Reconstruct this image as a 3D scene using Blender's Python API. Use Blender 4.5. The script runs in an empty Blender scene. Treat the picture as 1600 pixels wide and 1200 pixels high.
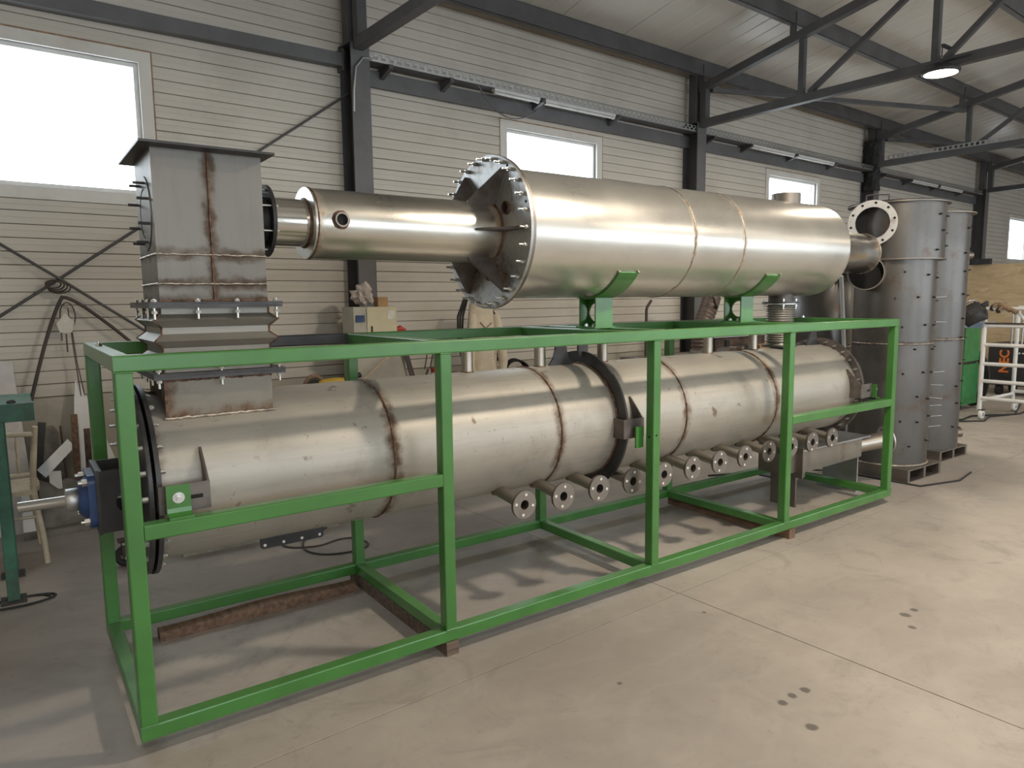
import bpy, bmesh, math, random
from mathutils import Vector, Matrix
random.seed(7)
S = bpy.context.scene
COL = S.collection
PI = math.pi

# ------------------------------------------------------------------ camera
cam = bpy.data.cameras.new('camera')
cam.sensor_width = 36.0
cam.lens = 36.0 * 1105.24 / 1600.0
cam.clip_end = 200
camo = bpy.data.objects.new('camera', cam)
COL.objects.link(camo)
_yaw, _pit, _rol = -0.6177, 0.1172, -0.0113
_F = Vector((-math.sin(_yaw) * math.cos(_pit), math.cos(_yaw) * math.cos(_pit), -math.sin(_pit)))
_R0 = Vector((math.cos(_yaw), math.sin(_yaw), 0))
_U0 = _R0.cross(_F)
_R = math.cos(_rol) * _R0 + math.sin(_rol) * _U0
_U = -math.sin(_rol) * _R0 + math.cos(_rol) * _U0
camo.matrix_world = Matrix(((_R.x, _U.x, -_F.x, -0.2809), (_R.y, _U.y, -_F.y, -2.7205),
                            (_R.z, _U.z, -_F.z, 1.6358), (0, 0, 0, 1)))
S.camera = camo

# ------------------------------------------------------------------ world, exposure
S.view_settings.view_transform = 'Standard'
S.view_settings.look = 'None'
S.view_settings.exposure = -0.12
S.view_settings.gamma = 1.0
S.view_settings.use_curve_mapping = False
W = bpy.data.worlds.new('sky')
S.world = W
W.use_nodes = True
_bg = W.node_tree.nodes['Background']
_bg.inputs[0].default_value = (0.86, 0.93, 1.0, 1)
_bg.inputs[1].default_value = 7.4
S.cycles.max_bounces = 7
S.cycles.diffuse_bounces = 4
S.cycles.glossy_bounces = 4
S.cycles.transmission_bounces = 4
S.cycles.transparent_max_bounces = 8
S.cycles.sample_clamp_indirect = 6.0
S.cycles.use_denoising = True

# building axes: the hall is turned a little against the machine frame
TH = 0.047
BO = Vector((2.59, 3.70, 0))
BM = Matrix.Translation(BO) @ Matrix.Rotation(TH, 4, 'Z')
def BW(x, y, z):
    return BM @ Vector((x, y, z))

KEY_POWER = 150.0
HALL_POWER = 70.0
LAMP_COLOR = (1.0, 0.87, 0.70)
# high-bay lamps: (local x, local y, z, power)
LAMPS = [(5.0, -3.05, 3.90, HALL_POWER), (0.78, -5.49, 3.93, KEY_POWER), (-3.6, -8.0, 4.0, HALL_POWER),
         (5.0, -8.2, 4.0, HALL_POWER), (10.2, -4.2, 4.0, HALL_POWER), (10.2, -9.0, 4.0, HALL_POWER), (15.5, -5.5, 4.0, HALL_POWER)]
# windows: (x0, x1, z0, z1) of the clear opening in the back wall
WINS = [(-4.3, -1.84, 2.53, 3.57), (1.90, 3.33, 2.53, 3.57), (7.16, 8.62, 2.53, 3.57), (17.9, 19.4, 2.53, 3.57)]
WINS_F = [(-4.4, -0.8, 1.0, 3.4), (0.8, 4.4, 1.0, 3.4), (6.0, 9.6, 1.0, 3.4), (11.0, 14.6, 1.0, 3.4)]
YF = -12.5       # opposite wall (local y)
XL, XR = -6.5, 20.6
def portal(x0, x1, z0, z1, y, face):
    l = bpy.data.lights.new('window_portal', 'AREA')
    l.shape = 'RECTANGLE'; l.size = x1 - x0; l.size_y = z1 - z0
    l.cycles.is_portal = True
    o = bpy.data.objects.new('window_portal', l); COL.objects.link(o)
    rx = PI / 2 if face > 0 else -PI / 2
    o.matrix_world = BM @ Matrix.Translation(((x0 + x1) / 2, y, (z0 + z1) / 2)) @ Matrix.Rotation(rx, 4, 'X')
for w in WINS: portal(*w, 0.34, -1)
for w in WINS_F: portal(*w, YF - 0.09, 1)

# ------------------------------------------------------------------ materials
def _n(nt, t, **kw):
    n = nt.nodes.new(t)
    for k, v in kw.items(): setattr(n, k, v)
    return n
def newmat(name):
    m = bpy.data.materials.new(name); m.use_nodes = True
    nt = m.node_tree
    return m, nt, nt.nodes['Principled BSDF'], nt.links
def c4(c): return (c[0], c[1], c[2], 1)
def mixc(nt, fac, a, b, blend='MIX'):
    n = nt.nodes.new('ShaderNodeMix'); n.data_type = 'RGBA'; n.blend_type = blend
    for s, v in ((0, fac), (6, a), (7, b)):
        if isinstance(v, (float, int)): n.inputs[s].default_value = v
        elif isinstance(v, tuple): n.inputs[s].default_value = c4(v)
        else: nt.links.new(v, n.inputs[s])
    return n.outputs[2]
def mth(nt, op, a, b=None, c=None, clamp=False):
    n = nt.nodes.new('ShaderNodeMath'); n.operation = op; n.use_clamp = clamp
    for i, v in enumerate((a, b, c)):
        if v is None: continue
        if isinstance(v, (float, int)): n.inputs[i].default_value = v
        else: nt.links.new(v, n.inputs[i])
    return n.outputs[0]
def ramp(nt, v, p0, p1):
    n = nt.nodes.new('ShaderNodeMapRange'); n.interpolation_type = 'SMOOTHSTEP'
    nt.links.new(v, n.inputs[0]); n.inputs[1].default_value = p0; n.inputs[2].default_value = p1
    return n.outputs[0]
def noise(nt, vec, scale, detail=4, rough=0.55, stretch=None, dist=0.0):
    if stretch:
        mp = nt.nodes.new('ShaderNodeMapping'); mp.inputs['Scale'].default_value = stretch
        nt.links.new(vec, mp.inputs[0]); vec = mp.outputs[0]
    n = nt.nodes.new('ShaderNodeTexNoise')
    n.inputs['Scale'].default_value = scale; n.inputs['Detail'].default_value = detail
    n.inputs['Roughness'].default_value = rough; n.inputs['Distortion'].default_value = dist
    nt.links.new(vec, n.inputs['Vector'])
    return n.outputs[0]
def objco(nt): return nt.nodes.new('ShaderNodeTexCoord').outputs['Object']
def bump(nt, bsdf, h, strength, dist=0.01):
    b = nt.nodes.new('ShaderNodeBump'); b.inputs['Strength'].default_value = strength
    b.inputs['Distance'].default_value = dist
    nt.links.new(h, b.inputs['Height']); nt.links.new(b.outputs[0], bsdf.inputs['Normal'])

def simple(name, col, rough=0.5, metal=0.0, var=0.15, scale=6.0, bmp=0.0, dirt=None, dirt_amt=0.0, stretch=None):
    m, nt, b, L = newmat(name)
    co = objco(nt)
    f = noise(nt, co, scale, 5, 0.6, stretch)
    dark = tuple(x * (1 - var) for x in col); lite = tuple(min(1, x * (1 + var)) for x in col)
    c = mixc(nt, ramp(nt, f, 0.3, 0.7), dark, lite)
    if dirt:
        g = noise(nt, co, scale * 0.45, 6, 0.7)
        c = mixc(nt, mth(nt, 'MULTIPLY', ramp(nt, g, 0.5, 0.68), dirt_amt), c, dirt)
    L.new(c, b.inputs['Base Color'])
    b.inputs['Roughness'].default_value = rough; b.inputs['Metallic'].default_value = metal
    if bmp: bump(nt, b, noise(nt, co, scale * 6, 4), bmp, 0.004)
    return m

def steel(name, col, rough, seams=(), seam_w=0.05, tint=(0.10, 0.055, 0.03), streak=0.08, wave=0.02, spots=0.0, rust=0.0, metal=1.0, axis=0):
    """bare sheet metal: brushed grain, mottling, heat tint beside the welds, grinding spots"""
    m, nt, b, L = newmat(name)
    co = objco(nt)
    f = noise(nt, co, 2.2, 5, 0.6)
    c = mixc(nt, ramp(nt, f, 0.3, 0.7), tuple(x * 0.88 for x in col), col)
    st = noise(nt, co, 14.0, 4, 0.6, (0.25, 3, 3) if axis == 0 else (3, 3, 0.25))
    c = mixc(nt, mth(nt, 'MULTIPLY', ramp(nt, st, 0.45, 0.75), streak * 4, clamp=True), c, tuple(x * 0.72 for x in col))
    if spots:
        s0 = noise(nt, co, 38.0, 3, 0.6)
        c = mixc(nt, mth(nt, 'MULTIPLY', ramp(nt, s0, 0.66, 0.74), spots * 0.6), c, (0.15, 0.11, 0.08))
        s1 = noise(nt, co, 9.0, 3, 0.5)
        c = mixc(nt, mth(nt, 'MULTIPLY', ramp(nt, s1, 0.66, 0.73), spots), c, (0.16, 0.10, 0.06))
    if rust:
        s2 = noise(nt, co, 3.5, 7, 0.72)
        c = mixc(nt, mth(nt, 'MULTIPLY', ramp(nt, s2, 0.52, 0.72), rust), c, (0.13, 0.085, 0.06))
    if axis == 2:
        c = mixc(nt, mth(nt, 'MULTIPLY', ramp(nt, noise(nt, co, 1.6, 3, 0.5), 0.45, 0.6), 0.35), c, tuple(x * 0.55 for x in col))
    rg = mth(nt, 'MULTIPLY_ADD', f, 0.16, rough - 0.08)
    if seams:
        sp = nt.nodes.new('ShaderNodeSeparateXYZ'); L.new(co, sp.inputs[0])
        wob = mth(nt, 'MULTIPLY_ADD', noise(nt, co, 11.0, 5, 0.7), 0.09, -0.045)
        d = None
        for ax, s in seams:
            di = mth(nt, 'ABSOLUTE', mth(nt, 'SUBTRACT', mth(nt, 'ADD', sp.outputs[ax], wob), float(s)))
            d = di if d is None else mth(nt, 'MINIMUM', d, di)
        k = ramp(nt, d, seam_w, seam_w * 0.1)
        k = mth(nt, 'MULTIPLY', k, mth(nt, 'MULTIPLY_ADD', ramp(nt, noise(nt, co, 6.0, 5, 0.7), 0.35, 0.62), 0.8, 0.2), clamp=True)
        c = mixc(nt, k, c, tint)
        rg = mth(nt, 'MULTIPLY_ADD', k, 0.3, rg, clamp=True)
        mt = mth(nt, 'MULTIPLY_ADD', k, -0.6 * metal, metal)
        L.new(mt, b.inputs['Metallic'])
    else:
        b.inputs['Metallic'].default_value = metal
    L.new(c, b.inputs['Base Color']); L.new(rg, b.inputs['Roughness'])
    if wave:
        h = noise(nt, co, 2.5, 2, 0.5)
        h2 = mth(nt, 'MULTIPLY_ADD', noise(nt, co, 60.0, 3, 0.6), 0.02, h)
        bump(nt, b, h2, wave * 8, 0.02)
    return m

def emis(name, col, strength):
    m, nt, b, L = newmat(name)
    b.inputs['Base Color'].default_value = c4(col)
    b.inputs['Emission Color'].default_value = c4(col); b.inputs['Emission Strength'].default_value = strength
    return m

M = {}
M['green'] = simple('green_paint', (0.052, 0.190, 0.036), 0.36, 0, 0.10, 5, 0.03)
_g = M['green'].node_tree.nodes['Principled BSDF']
_g.inputs['Coat Weight'].default_value = 0.45; _g.inputs['Coat Roughness'].default_value = 0.22
M['dgreen'] = simple('bench_green_paint', (0.035, 0.13, 0.085), 0.45, 0, 0.25, 9, 0.05, (0.05, 0.045, 0.04), 0.6)
M['wall'] = simple('cream_panel_coating', (0.62, 0.575, 0.51), 0.42, 0, 0.05, 1.3, 0.0, (0.42, 0.38, 0.32), 0.35, (0.6, 1, 1.6))
M['gap'] = simple('dark_joint', (0.16, 0.145, 0.125), 0.8)
M['plinth'] = simple('plinth_sheet', (0.46, 0.43, 0.36), 0.55, 0, 0.1, 2, 0.0, (0.25, 0.22, 0.19), 0.5)
M['ceil'] = simple('roof_panel_coating', (0.62, 0.585, 0.53), 0.35, 0, 0.05, 0.8)
M['steelgrey'] = simple('grey_structural_paint', (0.088, 0.086, 0.090), 0.5, 0, 0.15, 3, 0.02)
M['girt'] = simple('grey_girt_paint', (0.135, 0.133, 0.138), 0.5, 0, 0.12, 3)
M['galv'] = steel('galvanised_sheet', (0.55, 0.55, 0.55), 0.45, wave=0.01)
M['pvc'] = simple('white_window_frame', (0.70, 0.68, 0.64), 0.4, 0, 0.05, 3, 0, (0.40, 0.30, 0.22), 0.25)
M['foam'] = simple('brown_sealant', (0.30, 0.19, 0.12), 0.8, 0, 0.4, 12)
M['dark'] = simple('black_primer', (0.028, 0.027, 0.028), 0.5, 0.2, 0.3, 8, 0.03)
M['hole'] = simple('hole_shade', (0.012, 0.011, 0.011), 0.9)  # near-black colour stands in for the shade inside holes, slots and bores
M['zinc'] = steel('zinc_plated', (0.72, 0.72, 0.70), 0.32, wave=0)
M['shaft'] = steel('polished_shaft_steel', (0.66, 0.65, 0.64), 0.13, wave=0)
M['blue'] = simple('blue_bearing_paint', (0.022, 0.055, 0.17), 0.38, 0, 0.2, 10)
M['weld'] = simple('weld_bead', (0.15, 0.085, 0.055), 0.5, 0.6, 0.6, 40, 0.4)
M['weldlite'] = simple('ground_weld', (0.42, 0.36, 0.30), 0.42, 0.85, 0.4, 40, 0.3)
M['timber'] = simple('weathered_timber', (0.13, 0.095, 0.072), 0.8, 0, 0.4, 7, 0.25, (0.30, 0.25, 0.22), 0.7, (1, 6, 6))
M['timber2'] = simple('brown_timber', (0.17, 0.10, 0.065), 0.75, 0, 0.35, 6, 0.2, None, 0, (6, 1, 6))
M['paletimber'] = simple('pale_timber', (0.52, 0.41, 0.29), 0.7, 0, 0.15, 6, 0.1, None, 0, (6, 1, 6))
M['pallet'] = simple('grey_pallet_wood', (0.30, 0.27, 0.21), 0.8, 0, 0.3, 8, 0.2)
M['rubber'] = simple('black_rubber', (0.022, 0.022, 0.022), 0.7)
M['white'] = simple('white_enamel', (0.72, 0.72, 0.71), 0.4, 0, 0.06, 5, 0, (0.35, 0.3, 0.26), 0.2)
M['whitewash'] = simple('whitewashed_board', (0.62, 0.60, 0.60), 0.6, 0, 0.1, 4, 0, (0.30, 0.24, 0.22), 0.4)
M['chair'] = simple('cream_chair_paint', (0.58, 0.50, 0.38), 0.45, 0, 0.15, 12, 0, (0.30, 0.2, 0.12), 0.3)
M['rust'] = simple('rusty_plate', (0.085, 0.058, 0.045), 0.75, 0.2, 0.5, 8, 0.15)
M['scrap'] = simple('grey_scrap_sheet', (0.20, 0.18, 0.16), 0.6, 0.3, 0.4, 5, 0.1, (0.08, 0.06, 0.05), 0.7)
M['cabinet'] = simple('cream_cabinet_paint', (0.62, 0.55, 0.36), 0.4, 0, 0.06, 4)
M['paper'] = simple('paper', (0.72, 0.70, 0.64), 0.8)
M['card'] = simple('cardboard', (0.42, 0.26, 0.13), 0.85, 0, 0.15, 8)
M['rag'] = simple('stained_rag', (0.55, 0.48, 0.44), 0.9, 0, 0.2, 15, 0, (0.12, 0.07, 0.06), 0.8)
M['cloth'] = simple('beige_canvas', (0.66, 0.57, 0.44), 0.9, 0, 0.08, 10)
M['red'] = simple('red_paint', (0.45, 0.035, 0.025), 0.4, 0, 0.2, 20)
M['lblue'] = simple('light_blue_plastic', (0.10, 0.38, 0.62), 0.35)
M['orange'] = simple('orange_print', (0.75, 0.20, 0.04), 0.5)
M['yellow'] = simple('yellow_plastic', (0.55, 0.36, 0.04), 0.45)
M['leather'] = simple('brown_leather', (0.24, 0.16, 0.10), 0.7, 0, 0.3, 14, 0.2)
M['machine'] = simple('charcoal_machine_paint', (0.030, 0.028, 0.030), 0.45)
M['mgreen'] = simple('green_machine_paint', (0.03, 0.20, 0.06), 0.45, 0, 0.15, 8)
M['sheetblue'] = simple('pale_blue_sheet', (0.35, 0.48, 0.68), 0.4)
M['hose'] = simple('brown_hose', (0.07, 0.055, 0.05), 0.6)
M['lens'] = emis('lamp_lens', LAMP_COLOR, 14.0)
M['lamphousing'] = simple('lamp_housing', (0.05, 0.05, 0.055), 0.45, 0.3)
# bare steels
SEAM = [(0, s) for s in (0.13, 1.128, 2.119, 3.122, 4.060)]
M['drum'] = steel('drum_stainless', (0.47, 0.435, 0.385), 0.48, SEAM, 0.055, streak=0.10, wave=0.025, spots=0.8, rust=0.2, metal=0.48)
M['vessel'] = steel('vessel_stainless', (0.72, 0.69, 0.635), 0.30, [(0, 3.165), (0, 3.645)], 0.022, (0.30, 0.19, 0.10), streak=0.05, wave=0.02, metal=0.86)
M['pipe'] = steel('pipe_stainless', (0.66, 0.63, 0.57), 0.30, [(0, 0.876), (0, 1.86)], 0.05, (0.30, 0.19, 0.10), streak=0.1, wave=0.03)
M['neck'] = steel('neck_stainless', (0.70, 0.67, 0.62), 0.20, streak=0.05, wave=0.05)
M['duct'] = steel('duct_sheet', (0.215, 0.20, 0.18), 0.46, [(0, -0.002), (2, 0.1975), (2, 0.0825), (2, 0.015)], 0.034, metal=0.6, rust=0.25, tint=(0.085, 0.058, 0.042), streak=0.1, wave=0.01, axis=2)
M['stub'] = steel('stub_sheet', (0.27, 0.24, 0.20), 0.5, [(2, 1.19), (0, 0.21)], 0.05, (0.14, 0.07, 0.035), wave=0.01, metal=0.4, rust=0.35)
M['bell'] = steel('bellows_sheet', (0.30, 0.28, 0.25), 0.45, wave=0.01, metal=0.55, rust=0.2)
M['ground'] = steel('ground_plate', (0.50, 0.50, 0.495), 0.46, streak=0.2, wave=0.03, rust=0.9, metal=0.8)
M['nozzle'] = steel('nozzle_pipe', (0.52, 0.47, 0.41), 0.38, wave=0.01)
M['flange'] = steel('flange_plate', (0.30, 0.265, 0.235), 0.5, rust=0.6, wave=0.01, streak=0.05)
M['darkplate'] = simple('mill_scale_plate', (0.062, 0.060, 0.062), 0.45, 0.5, 0.3, 6, 0.05)
M['tower'] = steel('mill_scale_sheet', (0.165, 0.157, 0.150), 0.40, [(2, 1.10)], 0.03, (0.07, 0.05, 0.045), streak=0.05, wave=0.03, rust=0.95, metal=0.8, axis=2, spots=0.5)
M['gusset'] = simple('gusset_plate', (0.145, 0.125, 0.115), 0.48, 0.5, 0.35, 9, 0.05)
M['hub'] = simple('ribbed_metal_hose', (0.16, 0.12, 0.10), 0.5, 0.4)

def concrete():
    m, nt, b, L = newmat('power_floated_concrete')
    co = objco(nt)
    a = noise(nt, co, 0.55, 6, 0.62)
    c = mixc(nt, ramp(nt, a, 0.34, 0.66), (0.285, 0.252, 0.226), (0.415, 0.372, 0.330))
    d = noise(nt, co, 2.3, 9, 0.72, None, 1.6)
    c = mixc(nt, mth(nt, 'MULTIPLY', ramp(nt, d, 0.50, 0.70), 0.6), c, (0.235, 0.215, 0.19))
    e = noise(nt, co, 17.0, 8, 0.75)
    c = mixc(nt, mth(nt, 'MULTIPLY', ramp(nt, e, 0.56, 0.72), 0.55), c, (0.21, 0.18, 0.155))
    sw = nt.nodes.new('ShaderNodeTexWave'); sw.wave_type = 'RINGS'; sw.inputs['Scale'].default_value = 1.3
    sw.inputs['Distortion'].default_value = 9.0; sw.inputs['Detail'].default_value = 4; sw.inputs['Detail Scale'].default_value = 1.4
    L.new(co, sw.inputs[0])
    c = mixc(nt, mth(nt, 'MULTIPLY', ramp(nt, sw.outputs[1], 0.82, 1.0), 0.06), c, (0.5, 0.47, 0.43))
    # oil drips
    for (x, y, r) in ((-0.488, -4.827, .022), (-0.569, -4.817, .02), (-0.649, -4.819, .02), (-0.712, -4.98, .024), (0.572, -4.779, .026), (0.454, -4.86, .018), (0.669, -4.78, .02), (-1.05, -4.3, .012), (-0.2, -4.1, .012)):
        vm = nt.nodes.new('ShaderNodeVectorMath'); vm.operation = 'DISTANCE'
        L.new(co, vm.inputs[0]); vm.inputs[1].default_value = (x, y, 0)
        w = mth(nt, 'MULTIPLY_ADD', e, 0.03, vm.outputs['Value'])
        c = mixc(nt, mth(nt, 'MULTIPLY', ramp(nt, w, r + 0.02, r + 0.008), 0.8), c, (0.06, 0.05, 0.045))
    L.new(c, b.inputs['Base Color'])
    L.new(mth(nt, 'MULTIPLY_ADD', d, 0.3, 0.38), b.inputs['Roughness'])
    bump(nt, b, e, 0.08, 0.003)
    return m
M['floor'] = concrete()
def osb():
    m, nt, b, L = newmat('strand_board')
    co = objco(nt)
    v = nt.nodes.new('ShaderNodeTexVoronoi'); v.inputs['Scale'].default_value = 14
    mp = nt.nodes.new('ShaderNodeMapping'); mp.inputs['Scale'].default_value = (1, 0.45, 1.6); L.new(co, mp.inputs[0]); L.new(mp.outputs[0], v.inputs['Vector'])
    c = mixc(nt, v.outputs[1], (0.50, 0.36, 0.21), (0.70, 0.55, 0.35))
    c = mixc(nt, ramp(nt, noise(nt, co, 5, 5), 0.4, 0.7), c, (0.60, 0.45, 0.27))
    L.new(c, b.inputs['Base Color']); b.inputs['Roughness'].default_value = 0.75
    return m
M['osb'] = osb()
def glass():
    m, nt, b, L = newmat('window_glass')
    nt.nodes.remove(b)
    out = nt.nodes['Material Output']
    t = nt.nodes.new('ShaderNodeBsdfTransparent'); g = nt.nodes.new('ShaderNodeBsdfGlossy'); g.inputs['Roughness'].default_value = 0.02
    t.inputs[0].default_value = (0.95, 0.97, 0.97, 1)
    mx = nt.nodes.new('ShaderNodeMixShader'); mx.inputs[0].default_value = 0.07
    L.new(t.outputs[0], mx.inputs[1]); L.new(g.outputs[0], mx.inputs[2]); L.new(mx.outputs[0], out.inputs[0])
    return m
M['glass'] = glass()

# ------------------------------------------------------------------ mesh building
def frame_of(d):
    d = Vector(d).normalized()
    a = Vector((0, 0, 1)) if abs(d.z) < 0.9 else Vector((1, 0, 0))
    u = d.cross(a).normalized(); v = d.cross(u).normalized()
    return d, u, v
class MB:
    def __init__(s): s.v = []; s.f = []; s.sm = []
    def add(s, vs, fs, smooth=False):
        o = len(s.v); s.v += [Vector(p) for p in vs]
        for f in fs: s.f.append([i + o for i in f]); s.sm.append(smooth)
        return s
    def box(s, x0, x1, y0, y1, z0, z1):
        return s.add([(x0, y0, z0), (x1, y0, z0), (x1, y1, z0), (x0, y1, z0), (x0, y0, z1), (x1, y0, z1), (x1, y1, z1), (x0, y1, z1)],
                     [(3, 2, 1, 0), (4, 5, 6, 7), (0, 1, 5, 4), (1, 2, 6, 5), (2, 3, 7, 6), (3, 0, 4, 7)])
    def hexa(s, p):   # 8 points, bottom ring then top ring
        return s.add(p, [(3, 2, 1, 0), (4, 5, 6, 7), (0, 1, 5, 4), (1, 2, 6, 5), (2, 3, 7, 6), (3, 0, 4, 7)])
    def prism(s, poly, ext):
        n = len(poly); e = Vector(ext)
        a = [Vector(p) for p in poly]; b = [p + e for p in a]
        return s.add(a + b, [tuple(range(n))[::-1], tuple(range(n, 2 * n))] + [(i, (i + 1) % n, n + (i + 1) % n, n + i) for i in range(n)])
    def bar(s, p0, p1, w, h, r=0.006, up=(0, 0, 1)):
        """rounded rectangular tube; w across, h along up"""
        p0 = Vector(p0); p1 = Vector(p1); d = (p1 - p0).normalized(); up = Vector(up)
        if abs(d.dot(up)) > 0.95: up = Vector((0, 1, 0))
        side = d.cross(up).normalized(); up = side.cross(d).normalized()
        pr = []
        for cx, cy, a0 in ((w / 2 - r, h / 2 - r, 0), (-w / 2 + r, h / 2 - r, PI / 2), (-w / 2 + r, -h / 2 + r, PI), (w / 2 - r, -h / 2 + r, 1.5 * PI)):
            for k in range(3):
                a = a0 + k * PI / 4
                pr.append((cx + r * math.cos(a), cy + r * math.sin(a)))
        a = [p0 + side * x + up * y for x, y in pr]; b = [p1 + side * x + up * y for x, y in pr]
        n = len(pr)
        return s.add(a + b, [tuple(range(n))[::-1], tuple(range(n, 2 * n))] + [(i, (i + 1) % n, n + (i + 1) % n, n + i) for i in range(n)])
    def cyl(s, p0, p1, r0, r1=None, n=20, caps=True, smooth=True):
        p0 = Vector(p0); p1 = Vector(p1); r1 = r0 if r1 is None else r1
        d, u, v = frame_of(p1 - p0)
        cs = [(math.cos(2 * PI * i / n), math.sin(2 * PI * i / n)) for i in range(n)]
        a = [p0 + (u * c + v * t) * r0 for c, t in cs]; b = [p1 + (u * c + v * t) * r1 for c, t in cs]
        s.add(a + b, [(i, (i + 1) % n, n + (i + 1) % n, n + i) for i in range(n)], smooth)
        if caps: s.add(a, [tuple(range(n))[::-1]]); s.add(b, [tuple(range(n))])
        return s
    def tube(s, p0, p1, ro, ri, n=24, smooth=True):
        p0 = Vector(p0); p1 = Vector(p1); d, u, v = frame_of(p1 - p0)
        cs = [(math.cos(2 * PI * i / n), math.sin(2 * PI * i / n)) for i in range(n)]
        R = [[p + (u * c + v * t) * r for c, t in cs] for p, r in ((p0, ro), (p1, ro), (p1, ri), (p0, ri))]
        for q in range(4):
            a, b = R[q], R[(q + 1) % 4]
            s.add(a + b, [(i, (i + 1) % n, n + (i + 1) % n, n + i) for i in range(n)], smooth and q in (0, 2))
        return s
    def lathe(s, c, d, prof, n=48, smooth=True, bumpy=0.0):
        """profile of (distance along d, radius)"""
        c = Vector(c); d, u, v = frame_of(d)
        k = len(prof); vs = []
        for (a, r) in prof:
            for i in range(n):
                rr = r + (random.uniform(-bumpy, bumpy) if bumpy else 0)
                aa = a + (random.uniform(-bumpy, bumpy) if bumpy else 0)
                t = 2 * PI * i / n
                vs.append(c + d * aa + (u * math.cos(t) + v * math.sin(t)) * rr)
        fs = []
        for j in range(k - 1):
            for i in range(n): fs.append((j * n + i, j * n + (i + 1) % n, (j + 1) * n + (i + 1) % n, (j + 1) * n + i))
        return s.add(vs, fs, smooth)
    def ring(s, c, d, R, r, n=64, m=6, bumpy=0.0):
        c = Vector(c); d, u, v = frame_of(d); vs = []
        for i in range(n):
            t = 2 * PI * i / n; e = u * math.cos(t) + v * math.sin(t); q = r + random.uniform(-bumpy, bumpy)
            for j in range(m):
                a = 2 * PI * j / m; vs.append(c + e * (R + q * math.cos(a)) + d * q * math.sin(a))
        return s.add(vs, [(i * m + j, ((i + 1) % n) * m + j, ((i + 1) % n) * m + (j + 1) % m, i * m + (j + 1) % m) for i in range(n) for j in range(m)], True)
    def path(s, pts, r, n=8, caps=True, closed=False):
        P = [Vector(p) for p in pts]; k = len(P); vs = []
        u = None
        for i in range(k):
            a = P[max(0, i - 1)]; b = P[min(k - 1, i + 1)]
            d = (b - a).normalized()
            if u is None: _, u, _v = frame_of(d)
            u = (u - d * u.dot(d)).normalized(); w = d.cross(u)
            rr = r[i] if isinstance(r, (list, tuple)) else r
            for j in range(n):
                t = 2 * PI * j / n; vs.append(P[i] + (u * math.cos(t) + w * math.sin(t)) * rr)
        s.add(vs, [(i * n + j, i * n + (j + 1) % n, (i + 1) * n + (j + 1) % n, (i + 1) * n + j) for i in range(k - 1) for j in range(n)], True)
        if caps: s.add(vs[:n], [tuple(range(n))[::-1]]); s.add(vs[-n:], [tuple(range(n))])
        return s
    def loft(s, rings, caps=True, smooth=False):
        n = len(rings[0]); vs = [p for r in rings for p in r]
        s.add(vs, [(j * n + i, j * n + (i + 1) % n, (j + 1) * n + (i + 1) % n, (j + 1) * n + i) for j in range(len(rings) - 1) for i in range(n)], smooth)
        if caps: s.add(rings[0], [tuple(range(n))[::-1]]); s.add(rings[-1], [tuple(range(n))])
        return s
    def mesh(s, name, mat, off=Vector((0, 0, 0))):
        me = bpy.data.meshes.new(name)
        me.from_pydata([tuple(p - off) for p in s.v], [], s.f)
        me.polygons.foreach_set('use_smooth', s.sm)
        me.update()
        bm = bmesh.new(); bm.from_mesh(me); bmesh.ops.recalc_face_normals(bm, faces=bm.faces); bm.to_mesh(me); bm.free()
        if mat is not None: me.materials.append(M[mat] if isinstance(mat, str) else mat)
        return me
    def build(s, name, mat, parent=None, label=None):
        off = Vector((0, 0, 0)); p = parent
        while p is not None: off += p.location; p = p.parent
        if parent is not None and parent.get('local'): off = Vector((0, 0, 0))
        o = bpy.data.objects.new(name, s.mesh(name, mat, off)); COL.objects.link(o)
        if parent is not None:
            o.parent = parent
            if parent.get('local'): o['local'] = 1
        if label: o['label'] = label
        return o
def hole_plate(u0, u1, v0, v1, cu, cv, r, m=9):
    """outline of a rectangle and, point by point, of a round hole in it"""
    c = [(u0, v0), (u1, v0), (u1, v1), (u0, v1)]; out = []
    for k in range(4):
        a, b = c[k], c[(k + 1) % 4]
        out += [(a[0] + (b[0] - a[0]) * q / m, a[1] + (b[1] - a[1]) * q / m) for q in range(m)]
    inn = []
    for (u, v) in out:
        a = math.atan2(v - cv, u - cu); inn.append((cu + r * math.cos(a), cv + r * math.sin(a)))
    return out, inn
def inst(me, name, parent, wloc, rot=None):
    """another copy of a small piece that shares its mesh"""
    off = Vector((0, 0, 0)); p = parent
    while p is not None: off += p.location; p = p.parent
    if parent is not None and parent.get('local'): off = Vector((0, 0, 0))
    o = bpy.data.objects.new(name, me); COL.objects.link(o); o.parent = parent
    o.location = Vector(wloc) - off
    if rot: o.rotation_euler = rot
    return o
def tag(o, label, cat, group=None):
    o['label'] = label; o['category'] = cat
    if group: o['group'] = group
    return o
def thing(name, label, cat, loc=(0, 0, 0), group=None):
    o = bpy.data.objects.new(name, None); o.empty_display_size = 0.1; COL.objects.link(o); o.location = loc
    return tag(o, label, cat, group)
def bthing(name, label=None, cat=None, group=None, kind=None):
    """a thing or piece of the setting built in the hall's own axes"""
    o = bpy.data.objects.new(name, None); o.empty_display_size = 0.1; COL.objects.link(o)
    o.location = BO; o.rotation_euler = (0, 0, TH); o['local'] = 1
    if label: tag(o, label, cat, group)
    if kind: o['kind'] = kind
    return o
def bmesh_obj(name, mb, mat, kind='structure'):
    o = mb.build(name, mat); o.location = BO; o.rotation_euler = (0, 0, TH); o['local'] = 1
    if kind: o['kind'] = kind
    return o
def solo(name, mb, mat, label, cat, group=None):
    return tag(mb.build(name, mat), label, cat, group)
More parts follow.
